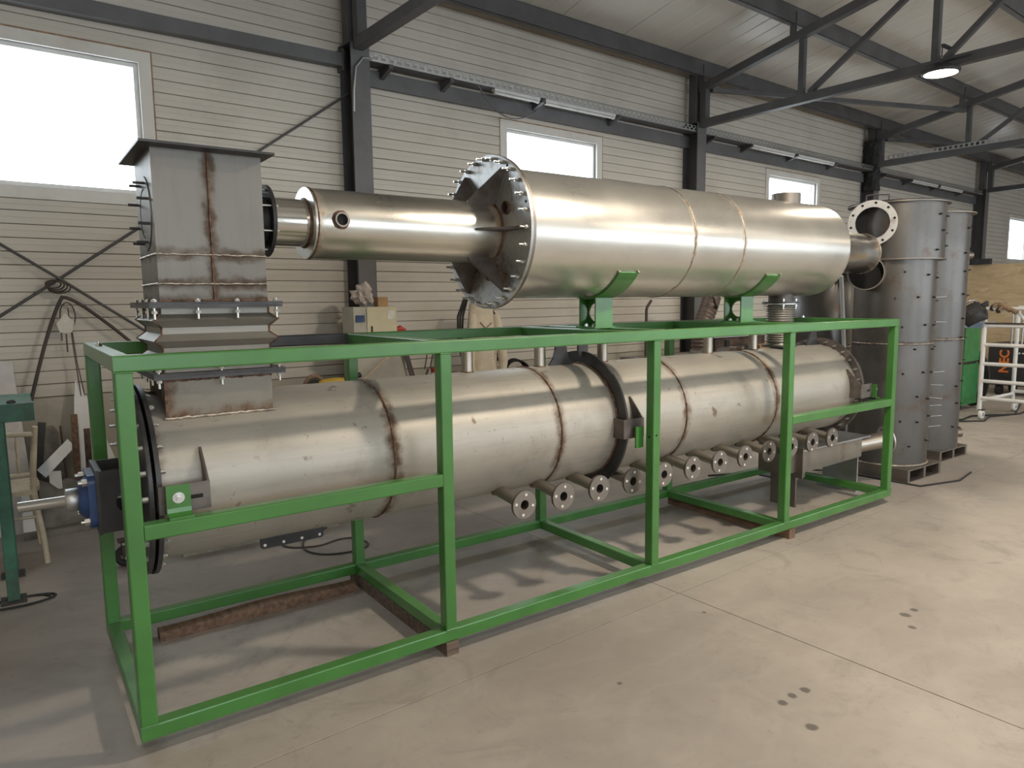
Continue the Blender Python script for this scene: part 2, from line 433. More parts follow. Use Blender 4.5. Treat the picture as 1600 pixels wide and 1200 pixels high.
def bolt_mesh(name, r, L, mat='zinc', head=True):
    """stud along -X from the origin, with a nut"""
    b = MB(); b.cyl((0.004, 0, 0), (-L, 0, 0), r * 0.55, n=8)
    if head: b.cyl((0, 0, 0), (-L * 0.45, 0, 0), r, n=6, smooth=False)
    return b.mesh(name, mat)

# ================================================================== SETTING
# ---- floor: slabs with sawn joints over a dark sub-base
fl = bmesh_obj('floor', MB().box(XL, XR, YF, 0.45, -0.16, -0.02), 'gap')
JX = [XL, -0.105, 9.9, XR]; JY = [YF, -8.9, -3.862, 0.45]
for i in range(3):
    for j in range(3):
        g = 0.0025; b = MB()
        x0, x1, y0, y1 = JX[i] + g, JX[i + 1] - g, JY[j] + g, JY[j + 1] - g; c = 0.0012
        b.hexa([(x0, y0, -0.02), (x1, y0, -0.02), (x1, y1, -0.02), (x0, y1, -0.02), (x0, y0, -c), (x1, y0, -c), (x1, y1, -c), (x0, y1, -c)])
        b.hexa([(x0, y0, -c), (x1, y0, -c), (x1, y1, -c), (x0, y1, -c), (x0 + c, y0 + c, 0), (x1 - c, y0 + c, 0), (x1 - c, y1 - c, 0), (x0 + c, y1 - c, 0)])
        b.build('concrete_slab', 'floor', fl)
# ---- back wall: horizontal panel strips with shadow joints
PITCH = 0.1015
Z_PL = 0.93
ZTOP = 4.86
b = MB()
def wall_backing(b, x0, x1, y0, y1, wins, zt):
    xs = sorted(set([x0, x1] + [w[0] for w in wins] + [w[1] for w in wins]))
    for a, c in zip(xs, xs[1:]):
        hit = [w for w in wins if w[0] <= a + 1e-6 and w[1] >= c - 1e-6]
        if hit: b.box(a, c, y0, y1, -0.1, hit[0][2]); b.box(a, c, y0, y1, hit[0][3], zt)
        else: b.box(a, c, y0, y1, -0.1, zt)
wall_backing(b, XL, XR, 0.262, 0.36, WINS, ZTOP)
wb = bmesh_obj('wall_back', b, 'gap')
def strips(x0, x1, z0, z1):
    """cut one strip at the windows (with their casings)"""
    segs = [(x0, x1, z0, z1)]
    for (a, c, w0, w1) in WINS:
        a -= 0.09; c += 0.09; w0 -= 0.09; w1 += 0.09
        out = []
        for (p, q, za, zb) in segs:
            if c <= p or a >= q or zb <= w0 or za >= w1: out.append((p, q, za, zb)); continue
            if a > p: out.append((p, a, za, zb))
            if c < q: out.append((c, q, za, zb))
            if za < w0 - 0.012: out.append((max(p, a), min(q, c), za, w0))
            if zb > w1 + 0.012: out.append((max(p, a), min(q, c), w1, zb))
        segs = out
    return segs
far = MB()
nz = int((ZTOP - Z_PL) / PITCH)
for k in range(nz + 1):
    z0 = Z_PL + k * PITCH; z1 = min(z0 + PITCH, ZTOP)
    for (bx0, bx1) in ((XL, -0.02), (-0.02, 5.12), (5.12, 10.25), (10.25, XR)):
        for (p, q, s0, s1) in strips(bx0, bx1, z0, z1):
            dark = 0.0022 if k % 10 else 0.005
            tgt = far if bx0 > 5 else MB()
            za, zb = s0 + dark / 2, s1 - dark / 2
            # shallow bevelled strip, one micro rib
            zm = (za + zb) / 2
            prof = [(0.264, za), (0.251, za + 0.003), (0.250, zm - 0.004), (0.2515, zm), (0.250, zm + 0.004), (0.251, zb - 0.003), (0.264, zb)]
            tgt.loft([[Vector((p, y, z)) for y, z in prof], [Vector((q, y, z)) for y, z in prof]])
            if tgt is not far: tgt.build('panel_strip', 'wall', wb)
o = far.build('panel_strips_far', 'wall', wb); o['kind'] = 'stuff'
for k, (p, q) in enumerate(((XL, -2.9), (-2.9, 0.0), (0.0, 3.0), (3.0, 6.0), (6.0, 9.0), (9.0, 14.0), (14.0, XR))):
    MB().box(p + 0.002, q - 0.002, 0.244, 0.262, 0.0, Z_PL - 0.004).build('plinth_panel', 'plinth', wb)
# ---- other walls of the hall
b = MB(); wall_backing(b, XL, XR, YF - 0.1, YF, WINS_F, ZTOP + 0.2)
wf = bmesh_obj('wall_front', b, 'wall')
for (a, c, z0, z1) in WINS_F:
    MB().box(a, c, YF - 0.06, YF - 0.05, z0, z1).build('pane', 'glass', wf)
gz = 6.3
bmesh_obj('wall_left', MB().prism([(XL - 0.1, 0.36, -0.1), (XL - 0.1, YF - 0.1, -0.1), (XL - 0.1, YF - 0.1, ZTOP + 0.2), (XL - 0.1, -6.2, gz), (XL - 0.1, 0.36, ZTOP)], (0.1, 0, 0)), 'wall')
bmesh_obj('wall_right', MB().prism([(XR, 0.36, -0.1), (XR, YF - 0.1, -0.1), (XR, YF - 0.1, ZTOP + 0.2), (XR, -6.2, gz), (XR, 0.36, ZTOP)], (0.1, 0, 0)), 'wall')
# ---- ceiling: roof panels on a slope
def zr(y): return 4.84 + 0.2 * (-0.1 - y) if y > -6.2 else 4.84 + 0.2 * 6.1 - 0.19 * (-6.2 - y)
b = MB()
for (ya, yb) in ((0.36, -6.2), (-6.2, YF - 0.1)):
    b.hexa([(XL - .1, ya, zr(ya) + .05), (XR + .1, ya, zr(ya) + .05), (XR + .1, yb, zr(yb) + .05), (XL - .1, yb, zr(yb) + .05),
            (XL - .1, ya, zr(ya) + .15), (XR + .1, ya, zr(ya) + .15), (XR + .1, yb, zr(yb) + .15), (XL - .1, yb, zr(yb) + .15)])
ce = bmesh_obj('ceiling', b, 'gap')
x = XL
while x < XR - 0.2:
    for (ya, yb) in ((0.25, -6.2), (-6.2, YF)):
        b = MB(); g = 0.004
        # three shallow ribs per panel
        prof = []
        x0, x1 = x + g, min(x + 1.0, XR) - g
        w = x1 - x0
        for r in range(4):
            xa = x0 + w * r / 4; xb = x0 + w * (r + 1) / 4
            prof += [(xa + 0.006 * (r > 0), 0.0), (xb - 0.03, 0.0), (xb - 0.02, 0.006 if r < 3 else 0.0), (xb - (0.01 if r < 3 else 0), 0.006 if r < 3 else 0.0)]
        prof += [(x1, 0.05), (x0, 0.05)]
        b.loft([[Vector((px, ya, zr(ya) + pz)) for px, pz in prof], [Vector((px, yb, zr(yb) + pz)) for px, pz in prof]])
        b.build('roof_panel', 'ceil', ce)
    x += 1.0
# ---- windows
for i, (a, c, z0, z1) in enumerate(WINS):
    wn = bthing(f'window_{i+1}', kind='structure')
    b = MB(); t = 0.09; y0, y1 = 0.235, 0.33
    b.box(a - t, a, y0, y1, z0 - t, z1 + t); b.box(c, c + t, y0, y1, z0 - t, z1 + t); b.box(a, c, y0, y1, z1, z1 + t); b.box(a, c, y0, y1, z0 - t, z0)
    b.build('casing', 'pvc', wn)
    b = MB(); t2 = 0.035; y0, y1 = 0.275, 0.32
    b.box(a, a + t2, y0, y1, z0, z1); b.box(c - t2, c, y0, y1, z0, z1); b.box(a + t2, c - t2, y0, y1, z1 - t2, z1); b.box(a + t2, c - t2, y0, y1, z0, z0 + t2)
    b.build('sash', 'white', wn)
    MB().box(a + t2, c - t2, 0.30, 0.308, z0 + t2, z1 - t2).build('pane', 'glass', wn)
    b = MB(); b.box(a - t, c + t, 0.238, 0.262, z1 + t, z1 + t + 0.014); b.box(c + t, c + t + 0.012, 0.238, 0.262, z0 - t, z1 + t + 0.014)
    b.build('sealant_bead', 'foam', wn)

# ================================================================== HALL STEELWORK
COLX = [-5.12, 0.0, 5.12, 10.25, 15.6]
col_lab = ['dark grey steel column left of the big window, outside the bracing', 'grey steel column behind the rectangular sheet-metal duct', 'grey steel column behind the middle of the big vessel',
           'grey steel column above the flanged tall cylinder, wrapped in dark foil', 'grey steel column farthest right, beside the last window']
for i, cx in enumerate(COLX):
    if i == 0: continue
    t = bthing('steel_column', col_lab[i], 'column', 'wall columns')
    w = 0.19
    MB().box(cx - w / 2, cx + w / 2, 0.0, 0.013, 0.0, 4.02).build('front_flange', 'girt', t)
    MB().box(cx - w / 2, cx + w / 2, 0.232, 0.244, 0.0, 4.02).build('back_flange', 'steelgrey', t)
    MB().box(cx - 0.005, cx + 0.005, 0.013, 0.232, 0.0, 4.02).build('web', 'steelgrey', t)
    MB().box(cx - w / 2 - 0.012, cx + w / 2 + 0.012, -0.012, 0.244, 4.02, 4.034).build('cap_plate', 'steelgrey', t)
    MB().bar((cx - 0.04, 0.10, 4.034), (cx - 0.04, 0.10, zr(0.1) - 0.03), 0.12, 0.12).build('top_post', 'steelgrey', t)
    if i == 3:
        b = MB(); rg = []
        for k in range(13):
            z = 3.55 + k * 0.075; rr = 0.10 + 0.015 * math.sin(k * 1.9)
            rg.append([Vector((cx - 0.03 + rr * math.cos(a) * (1 + .12 * math.sin(5 * a + k)), 0.09 + 0.15 * math.sin(a) * (1 + .1 * math.sin(4 * a + 2 * k)), z)) for a in [2 * PI * q / 14 for q in range(14)]])
        b.loft(rg, True, False).build('foil_wrap', 'rubber', t)
# trusses
tr_lab = ['steel roof truss whose lower chord leaves the frame top beside the duct column', 'steel roof truss carrying the round lamp', 'steel roof truss with perforated tray along its lower chord', 'small far steel roof truss at right edge']
for i, cx in enumerate(COLX[1:]):
    t = bthing('roof_truss', tr_lab[i], 'truss', 'roof trusses')
    x = cx - 0.02
    ye = -6.15
    MB().bar((x, -0.01, 4.01), (x, ye, 4.01 + (0.02 if i else 0)), 0.10, 0.10).build('bottom_chord', 'steelgrey', t)
    MB().bar((x, 0.02, 4.47), (x, ye, 4.47 + 0.2 * (0.02 - ye)), 0.10, 0.10).build('top_chord', 'steelgrey', t)
    MB().bar((x, -0.05, 4.06), (x, -0.05, 4.46), 0.10, 0.10).build('end_post', 'steelgrey', t)
    vy = [-1.46, -2.95, -4.45, -5.95]
    for k, y in enumerate(vy):
        MB().bar((x, y, 4.06), (x, y, 4.42 - 0.2 * y), 0.07, 0.07).build('vertical', 'steelgrey', t)
        if k < 3: MB().bar((x, y - 0.10, 4.07), (x, vy[k + 1] + 0.05, 4.42 - 0.2 * vy[k + 1] - 0.03), 0.06, 0.06).build('diagonal', 'steelgrey', t)
    if i == 2:
        b = MB()
        for side in (0.055,):
            b.box(x - side - 0.012, x - side, -3.2, -0.2, 4.062, 4.075); b.box(x - side - 0.012, x - side, -3.2, -0.2, 4.12, 4.133)
            for q in range(38): b.box(x - side - 0.012, x - side, -3.2 + q * 0.08, -3.17 + q * 0.08, 4.075, 4.12)
        b.build('cable_ladder', 'galv', t)
# purlins and eave beam
for k, (y, lab) in enumerate(((-0.02, 'dark steel eave beam along the top of the panelled wall'), (-1.35, 'dark steel roof purlin passing behind the round lamp'), (-2.80, 'dark steel roof purlin at the top right corner'), (-4.25, 'dark steel roof purlin nearest the ridge'))):
    t = bthing('roof_purlin', lab, 'beam', 'purlins')
    zt = zr(y) - 0.004; h = 0.20; w = 0.075
    b = MB()
    b.box(XL + .02, XR - .02, y - w / 2, y - w / 2 + 0.006, zt - h, zt); b.build('web', 'steelgrey', t)
    b = MB(); b.box(XL + .02, XR - .02, y - w / 2, y + w / 2, zt - 0.006, zt + 0.0); b.box(XL + .02, XR - .02, y - w / 2, y + w / 2, zt - h, zt - h + 0.006)
    b.build('flange', 'girt', t)
    for cx in COLX[1:]:
        MB().box(cx - 0.075, cx - 0.065, y - w / 2 - 0.014, y + w / 2, zt - h - 0.1, zt - 0.05).build('cleat', 'steelgrey', t)
# girt on the left bay
t = bthing('wall_girt', 'grey box-section rail running along the wall above the left window', 'rail')
MB().bar((XL + .05, 0.19, 3.83), (-0.10, 0.19, 3.90), 0.10, 0.12).build('tube', 'girt', t)
MB().box(-0.12, -0.10, 0.13, 0.244, 3.80, 4.0).build('end_plate', 'steelgrey', t)
# brace struts of the roof
for k in (1, 2):
    solo('roof_brace', MB().bar(BW(COLX[k + 1] + .03, -0.12, 4.44), BW(COLX[k + 1] + 5.08, -1.40, 4.66), 0.06, 0.06), 'steelgrey',
         ('thin horizontal roof brace leaving the truss that carries the lamp', 'thin horizontal roof brace leaving the truss with the perforated tray')[k - 1], 'brace', 'roof braces')
# ---- wall cross bracing rods, tied at the crossing, and what hangs there
XC = (-2.515, 0.19, 1.837)
def brod(name, pts, r, label):
    solo(name, MB().path([BW(*p) for p in pts], r, 8), 'steelgrey', label, 'rod', 'cross bracing of the left bay')
brod('brace_rod', [(-5.0, 0.20, 0.08), XC, (-0.03, 0.20, 3.62)], 0.011, 'long bracing rod rising from lower left to the duct column')
brod('brace_rod', [(-5.0, 0.17, 3.6), (-2.515, 0.165, 1.845), (-1.3, 0.165, 0.95), (-0.2, 0.17, 0.12)], 0.011, 'bracing rod falling from the window to lower right')
def hangpts(a, bq, c, n=14):
    return [tuple((1 - s) ** 2 * a[i] + 2 * s * (1 - s) * bq[i] + s * s * c[i] for i in range(3)) for s in [k / n for k in range(n + 1)]]
solo('hanging_cable', MB().path([BW(*p) for p in hangpts((-2.50, 0.15, 1.70), (-2.40, 0.15, 1.72), (-1.72, 0.12, 0.98))], 0.013, 8), 'hose', 'thick dark cable curving down right from the rod crossing', 'cable')
solo('hanging_cable', MB().path([BW(*p) for p in hangpts((-2.50, 0.15, 1.71), (-2.60, 0.14, 1.55), (-2.78, 0.12, 0.86))], 0.013, 8), 'hose', 'thick dark cable falling lower left from the rod crossing', 'cable')
b = MB()
for k in range(4):
    c = Vector((-2.555 + 0.012 * k, 0.15, 1.80 - .008 * k)); rr = 0.05 + 0.008 * k
    b.path([BW(c.x + rr * math.cos(a), 0.15 - 0.01 * math.sin(2 * a + k), c.z + 0.6 * rr * math.sin(a)) for a in [2 * PI * q / 18 for q in range(19)]], 0.006, 6)
b.path([BW(-2.48 + .05 * math.sin(a), 0.14, 1.56 - .10 * math.cos(a)) for a in [2 * PI * q / 18 for q in range(19)]], 0.005, 6)
solo('tied_wire', b, 'hose', 'coil of dark wire tied around the rod crossing', 'wire')
b = MB()
b.path([BW(-2.475, 0.14, 1.62), BW(-2.46, 0.135, 1.30), BW(-2.43, 0.13, 0.84)], 0.004, 6); b.path([BW(-2.465, 0.14, 1.55), BW(-2.445, 0.135, 1.2), BW(-2.41, 0.13, 0.93)], 0.004, 6)
solo('hanging_wire', b, 'hose', 'thin pair of wires hanging straight down from the rod crossing', 'wire')
b = MB(); b.prism([BW(-2.56, 0.14, 1.50), BW(-2.50, 0.14, 1.58), BW(-2.44, 0.14, 1.51), BW(-2.46, 0.14, 1.43), BW(-2.54, 0.14, 1.43)], (0, -0.01, 0))
t = solo('paper_tag', b, 'paper', 'white paper tag hanging below the rod crossing', 'tag')
b = MB(); b.path([BW(-2.50, 0.14, 1.42), BW(-2.50, 0.14, 1.28)], 0.006, 6); b.path([BW(-2.53, 0.14, 1.43), BW(-2.53, 0.14, 1.37)], 0.005, 6)
solo('hook_rod', b, 'steelgrey', 'short dark hooks dangling under the paper tag', 'hook')
# ---- cable tray, brackets, batten lights
t = bthing('cable_tray', 'perforated galvanised cable tray running along the wall at column height', 'cable tray')
b = MB(); x0, x1 = 0.11, 15.4; y0 = 0.03
b.box(x0, x1, y0, 0.20, 3.902, 3.907)
b.build('tray_floor', 'girt', t)
b = MB(); b.box(x0, x1, y0 - .004, y0, 3.902, 3.922); b.box(x0, x1, y0 - .004, y0, 3.945, 3.950); b.box(x0, x1, y0 - .004, y0, 3.974, 3.984)
n = int((x1 - x0) / 0.085)
for k in range(n):
    b.box(x0 + k * .085, x0 + k * .085 + .035, y0 - .004, y0, 3.922, 3.945)
    b.box(x0 + k * .085 + .042, x0 + k * .085 + .077, y0 - .004, y0, 3.950, 3.974)
b.build('perforated_side', 'galv', t)
for x in (0.30, 1.0, 2.24, 3.47, 5.4, 6.3, 7.55, 8.8, 10.6, 11.7, 13.0, 14.3):
    MB().prism([(x, 0.0, 3.90), (x, 0.244, 3.90), (x, 0.244, 3.80), (x, 0.20, 3.80), (x, 0.0, 3.86)], (0.045, 0, 0)).build('bracket', 'steelgrey', t)
MB().bar((0.1, 0.21, 3.80), (15.5, 0.21, 3.80), 0.03, 0.16, 0.004).build('backing_rail', 'girt', t)
for (a, c, lab) in ((1.58, 2.22, 'white batten light under the tray left of the second window'), (2.29, 3.44, 'white batten light under the tray above the second window'), (6.34, 7.52, 'white batten light under the tray left above the third window'), (7.60, 8.76, 'white batten light under the tray right above the third window'),
                    (11.75, 12.97, 'white batten light above the flanged tall cylinder'), (13.05, 14.25, 'white batten light farthest along the tray')):
    l = bthing('batten_light', lab, 'light', 'wall batten lights')
    MB().box(a, c, 0.02, 0.075, 3.872, 3.899).build('body', 'white', l)
    b = MB(); b.cyl((a + .03, 0.047, 3.858), (c - .03, 0.047, 3.858), 0.013, n=10); b.build('tube', 'white', l)
    for e in (a + .005, c - .035): MB().box(e, e + .03, 0.03, 0.065, 3.845, 3.872).build('end_holder', 'pvc', l)
solo('tray_cable', MB().path([BW(*p) for p in [(0.13, 0.02, 3.92), (0.02, -0.01, 3.90), (-0.06, -0.02, 3.80), (-0.085, -0.02, 3.6), (-0.088, -0.01, 3.4)]], 0.012, 8), 'galv', 'pale cable bending from the tray end down the duct column', 'cable')
solo('drooping_cable', MB().path([BW(*p) for p in hangpts((1.35, 0.02, 3.90), (1.75, 0.02, 3.35), (2.3, 0.02, 3.86))], 0.008, 8), 'girt', 'grey cable drooping below the tray near the second window', 'cable')

# ---- high-bay lamps
lamp_lab = ['round high-bay lamp glowing under the roof truss at top right', 'round high-bay lamp above the front of the green frame', 'round high-bay lamp outside the picture, over the left front of the hall', 'round high-bay lamp outside the picture, near the second column bay', 'round high-bay lamp outside the picture, just right of the rail cart', 'round high-bay lamp outside the picture, far right front of the hall', 'round high-bay lamp outside the picture, before the strand board end']
for k, (lx, ly, lz, pw) in enumerate(LAMPS):
    p = BW(lx, ly, lz)
    t = thing('high_bay_lamp', lamp_lab[k], 'lamp', (p.x, p.y, p.z), 'high-bay lamps')
    MB().lathe(p, (0, 0, 1), [(0.0, 0.155), (0.004, 0.175), (0.03, 0.178), (0.045, 0.15), (0.05, 0.09), (0.09, 0.08), (0.095, 0.0)], 32).build('housing', 'lamphousing', t)
    MB().lathe(p, (0, 0, 1), [(0.006, 0.0), (0.002, 0.10), (0.001, 0.156)], 32).build('lens', 'lens', t)
    b = MB(); b.path([p + Vector(q) for q in ((0, 0, 0.09), (0, 0, 0.13))], 0.008, 8)
    b.path([p + Vector((0.022 * math.cos(a), 0, 0.155 + 0.024 * math.sin(a))) for a in [2 * PI * q / 14 for q in range(15)]], 0.005, 6)
    b.path([p + Vector((0, 0, 0.17)), p + Vector((0, 0, 0.24))], 0.006, 8)
    b.build('hook', 'darkplate', t)
    b = MB(); zt = zr(ly) - p.z if k else 0.26
    b.path([p + Vector((0, 0, 0.22)), p + Vector((0, 0, zt))], 0.006, 8); b.build('hanger', 'darkplate', t)
    if k == 0:
        b = MB(); b.bar(p + Vector((-.06, -.03, .26)), p + Vector((.1, -.03, .26)), .03, .03, .003); b.path([p + Vector((.05, -.25, .13)), p + Vector((.05, .18, .13))], .01, 8); b.build('clamp', 'darkplate', t)
    li = bpy.data.lights.new('lamp_light', 'AREA'); li.shape = 'DISK'; li.size = 0.30; li.energy = pw; li.color = LAMP_COLOR
    lo = bpy.data.objects.new('lamp_light', li); COL.objects.link(lo); lo.parent = t; lo.location = (0, 0, -0.006)

# ================================================================== GREEN FRAME
FT = 0.058; L5 = 5.3206; FW = 1.10; FZ0 = 0.065; FZ1 = 1.465
PX = [0.0, 1.2656, 2.6179, 3.898, L5 - FT]
fr = thing('support_rack', 'long welded rack of green square tubes standing on timber beams', 'rack', (L5 / 2, FW / 2, FZ0))
h = FT / 2
def rail(x0, x1, y, z, mat='green'): MB().bar((x0, y, z), (x1, y, z), FT, FT).build('rail', mat, fr)
def cross(x, y0, y1, z, mat='green'): MB().bar((x, y0, z), (x, y1, z), FT, FT).build('crossbeam', mat, fr)
for y in (h, FW - h):
    rail(0, L5, y, FZ0 + h)
rail(0, L5, h, FZ1 - h)
rail(0, 0.70, FW - h, FZ1 - h); rail(0.70, PX[1], FW - h, FZ1 - h, 'darkplate'); rail(PX[1], L5, FW - h, FZ1 - h)
for x in PX:
    for y in (h, FW - h):
        MB().bar((x + h, y, FZ0 + FT), (x + h, y, FZ1 - FT), FT, FT).build('post', 'green', fr)
        b = MB()
        for z in (FZ0 + FT, FZ1 - FT):
            b.path([(x - .001, y - h - .001, z), (x + FT + .001, y - h - .001, z)], 0.0035, 6)
        b.build('weld_bead', 'green', fr)
    cross(x + h, FT, FW - FT, FZ0 + h)
for x in (PX[0], PX[1], 2.47, 2.70, 3.935, 4.12, PX[4]): cross(x + h, FT, FW - FT, FZ1 - h)
for y in (h, FW - h):
    rail(FT, PX[1], y, 0.834); rail(PX[3] + FT, PX[4], y, 0.818)
hx = MB(); hx.cyl((0, 0, 0), (0, 0, 0.012), 0.014, n=6, smooth=False); hx.cyl((0, 0, -.004), (0, 0, 0.018), 0.007, n=8); hx = hx.mesh('bolt', 'zinc')
inst(hx, 'bolt', fr, (0.028, 0.72, FZ1)); inst(hx, 'bolt', fr, (0.03, 0.72, FZ1 - FT - .012)); inst(hx, 'bolt', fr, (0.028, 0.36, FZ1 - FT - .012)); inst(hx, 'bolt', fr, (L5 - .028, 0.8, FZ1))
# bent green mounting tabs with bolts
def tab(x0, x1, z, side=1):
    b = MB(); t = 0.008; z1 = z + 0.115; y = 0.062
    prof = [(0.008, z), (0.008, z + t), (y - 0.022, z + t), (y - 0.008, z + 0.014), (y - .004, z + 0.03), (y - .004, z1), (y + .004, z1), (y + .004, z + 0.026), (y - .001, z + 0.01), (y - .018, z)]
    b.loft([[Vector((x0, p, q)) for p, q in prof], [Vector((x1, p, q)) for p, q in prof]])
    o = b.build('mounting_tab', 'green', fr)
    b = MB(); xc = (x0 + x1) / 2; zc = z + 0.068
    b.cyl((xc, y - .004, zc), (xc, y - .016, zc), 0.0155, n=6, smooth=False); b.cyl((xc, y - .002, zc), (xc, y - .006, zc), 0.021, n=16); b.cyl((xc, y + .03, zc), (xc, y - .024, zc), 0.0085, n=10)
    b.build('bolt', 'zinc', o)
tab(0.143, 0.226, 0.863)
b = MB(); b.box(5.165, 5.175, 0.075, 0.155, 0.847, 0.96); b.box(5.165, 5.235, 0.075, 0.155, 0.847, 0.855)
o = b.build('mounting_tab', 'green', fr); b = MB(); b.cyl((5.16, .115, .915), (5.245, .115, .915), 0.009, n=10); b.cyl((5.176, .115, .915), (5.19, .115, .915), 0.017, n=6, smooth=False); b.build('bolt', 'zinc', o)
b = MB(); b.box(2.56, 2.618, 0.075, 0.085, 0.80, 0.92); b.build('mounting_tab', 'green', fr)
bh = MB(); bh.cyl((0, 0.0008, 0), (0, -0.0008, 0), 0.007, n=12); bh = bh.mesh('bolt_hole', 'hole')
inst(bh, 'bolt_hole', fr, (PX[2] + .026, 0, 0.875)); o = inst(bh, 'bolt_hole', fr, (PX[2], 0.03, 0.865)); o.rotation_euler = (0, 0, PI / 2)

# ================================================================== LOWER DRUM
DY, DZ, DR = 0.535, 0.914, 0.341
dr = thing('horizontal_drum', 'long horizontal stainless drum lying inside the green frame', 'drum', (0, 0, 0))
cuts = [0.145, 1.128, 2.119, 3.122, 4.060, 5.09]
for a, c in zip(cuts, cuts[1:]):
    MB().lathe((0, DY, DZ), (1, 0, 0), [(a + .001, DR), (c - .001, DR)], 96).build('shell_section', 'drum', dr)
for s in cuts[1:5]:
    MB().ring((s, DY, DZ), (1, 0, 0), DR, 0.0065, 140, 6, 0.0018).build('weld_seam', 'weld', dr)
def bolts_circle(parent, me, X, cy, cz, R, n, off=0.0, name='bolt', flip=False):
    for k in range(n):
        a = off + 2 * PI * k / n
        o = inst(me, name, parent, (X, cy + R * math.cos(a), cz + R * math.sin(a)))
        if flip: o.rotation_euler = (0, 0, PI)
STUD = bolt_mesh('bolt', 0.0105, 0.042)
STUDL = bolt_mesh('bolt', 0.0105, 0.055)
# left end: drum flange, cover plate, bolts
o = MB().tube((0.128, DY, DZ), (0.145, DY, DZ), 0.395, DR - .01, 72).build('end_flange', 'darkplate', dr)
c = MB().lathe((0, DY, DZ), (1, 0, 0), [(0.098, 0.0), (0.098, 0.388), (0.102, 0.392), (0.116, 0.392), (0.116, 0.3)], 72, smooth=False).build('end_cover', 'darkplate', dr)
bolts_circle(o, bolt_mesh('bolt', 0.0095, 0.03), 0.163, DY, DZ, 0.370, 24)
bolts_circle(c, STUD, 0.098, DY, DZ, 0.370, 24)
MB().ring((0.147, DY, DZ), (1, 0, 0), DR + .002, 0.007, 120, 6, 0.002).build('weld_seam', 'weld', dr)
# ring in the middle, right-hand end flange
MB().tube((2.530, DY, DZ), (2.545, DY, DZ), 0.416, DR - .004, 96).build('stiffening_ring', 'darkplate', dr)
MB().ring((2.527, DY, DZ), (1, 0, 0), DR + .002, 0.007, 120, 6, 0.002).build('weld_seam', 'weld', dr)
o = MB().tube((5.09, DY, DZ), (5.105, DY, DZ), 0.395, DR - .01, 96).build('end_flange', 'gusset', dr)
MB().lathe((0, DY, DZ), (1, 0, 0), [(5.106, 0.3), (5.106, 0.395), (5.12, 0.395), (5.12, 0.0)], 72, smooth=False).build('end_cover', 'darkplate', dr)
bolts_circle(o, STUD, 5.09, DY, DZ, 0.372, 28)
# square inlet stub with flange plate
b = MB(); sx0, sx1, sy0, sy1 = 0.21, 0.623, 0.326, 0.715
for (x0, x1, y0, y1) in ((sx0, sx1, sy0, sy0 + .006), (sx0, sx1, sy1 - .006, sy1), (sx0, sx0 + .006, sy0 + .006, sy1 - .006), (sx1 - .006, sx1, sy0 + .006, sy1 - .006)):
    b.box(x0, x1, y0, y1, 1.12, 1.345)
st = b.build('inlet_stub', 'stub', dr)
b = MB()
zz = DZ + math.sqrt(DR ** 2 - (sy0 - DY) ** 2)
b.path([(sx0 - .01 + k * (sx1 - sx0 + .02) / 40, sy0 - .003 + random.uniform(-.002, .002), zz + 0.003 + random.uniform(-.002, .003)) for k in range(41)], 0.007, 6)
b.build('weld_seam', 'weldlite', st)
b = MB(); b.path([(sx0 + k * (sx1 - sx0) / 40, sy0 - .003, 1.338 + random.uniform(-.003, .003)) for k in range(41)], 0.006, 6); b.build('weld_seam', 'weld', st)
MB().box(sx0 - .006, sx0 + .004, sy0 - .004, sy0 + .004, 1.15, 1.345).build('corner_weld', 'weld', st)
def plate_frame(b, x0, x1, y0, y1, z0, z1, w):
    b.box(x0, x1, y0, y0 + w, z0, z1); b.box(x0, x1, y1 - w, y1, z0, z1); b.box(x0, x0 + w, y0 + w, y1 - w, z0, z1); b.box(x1 - w, x1, y0 + w, y1 - w, z0, z1)
FX0, FX1, FY0, FY1 = 0.163, 0.668, 0.272, 0.77
fp = plate_frame(b := MB(), FX0, FX1, FY0, FY1, 1.345, 1.357, 0.052)
fp = b.build('flange_plate', 'darkplate', st)
VB = MB(); VB.cyl((0, 0, 0.030), (0, 0, 0.042), 0.011, n=6, smooth=False); VB.cyl((0, 0, 0.045), (0, 0, -0.034), 0.006, n=8); VB.cyl((0, 0, -0.002), (0, 0, -0.012), 0.011, n=6, smooth=False); VB = VB.mesh('bolt', 'zinc')
for xx in (FX0 + .02, 0.415, FX1 - .02):
    for yy in (FY0 + .02, FY1 - .02): inst(VB, 'bolt', fp, (xx, yy, 1.345))
for yy in (0.44, 0.60):
    for xx in (FX0 + .02, FX1 - .02): inst(VB, 'bolt', fp, (xx, yy, 1.345))
b = MB(); b.tube((0.135, 0.60, 1.245), (0.215, 0.60, 1.245), 0.026, 0.021, 20); b.build('side_port', 'nozzle', st)
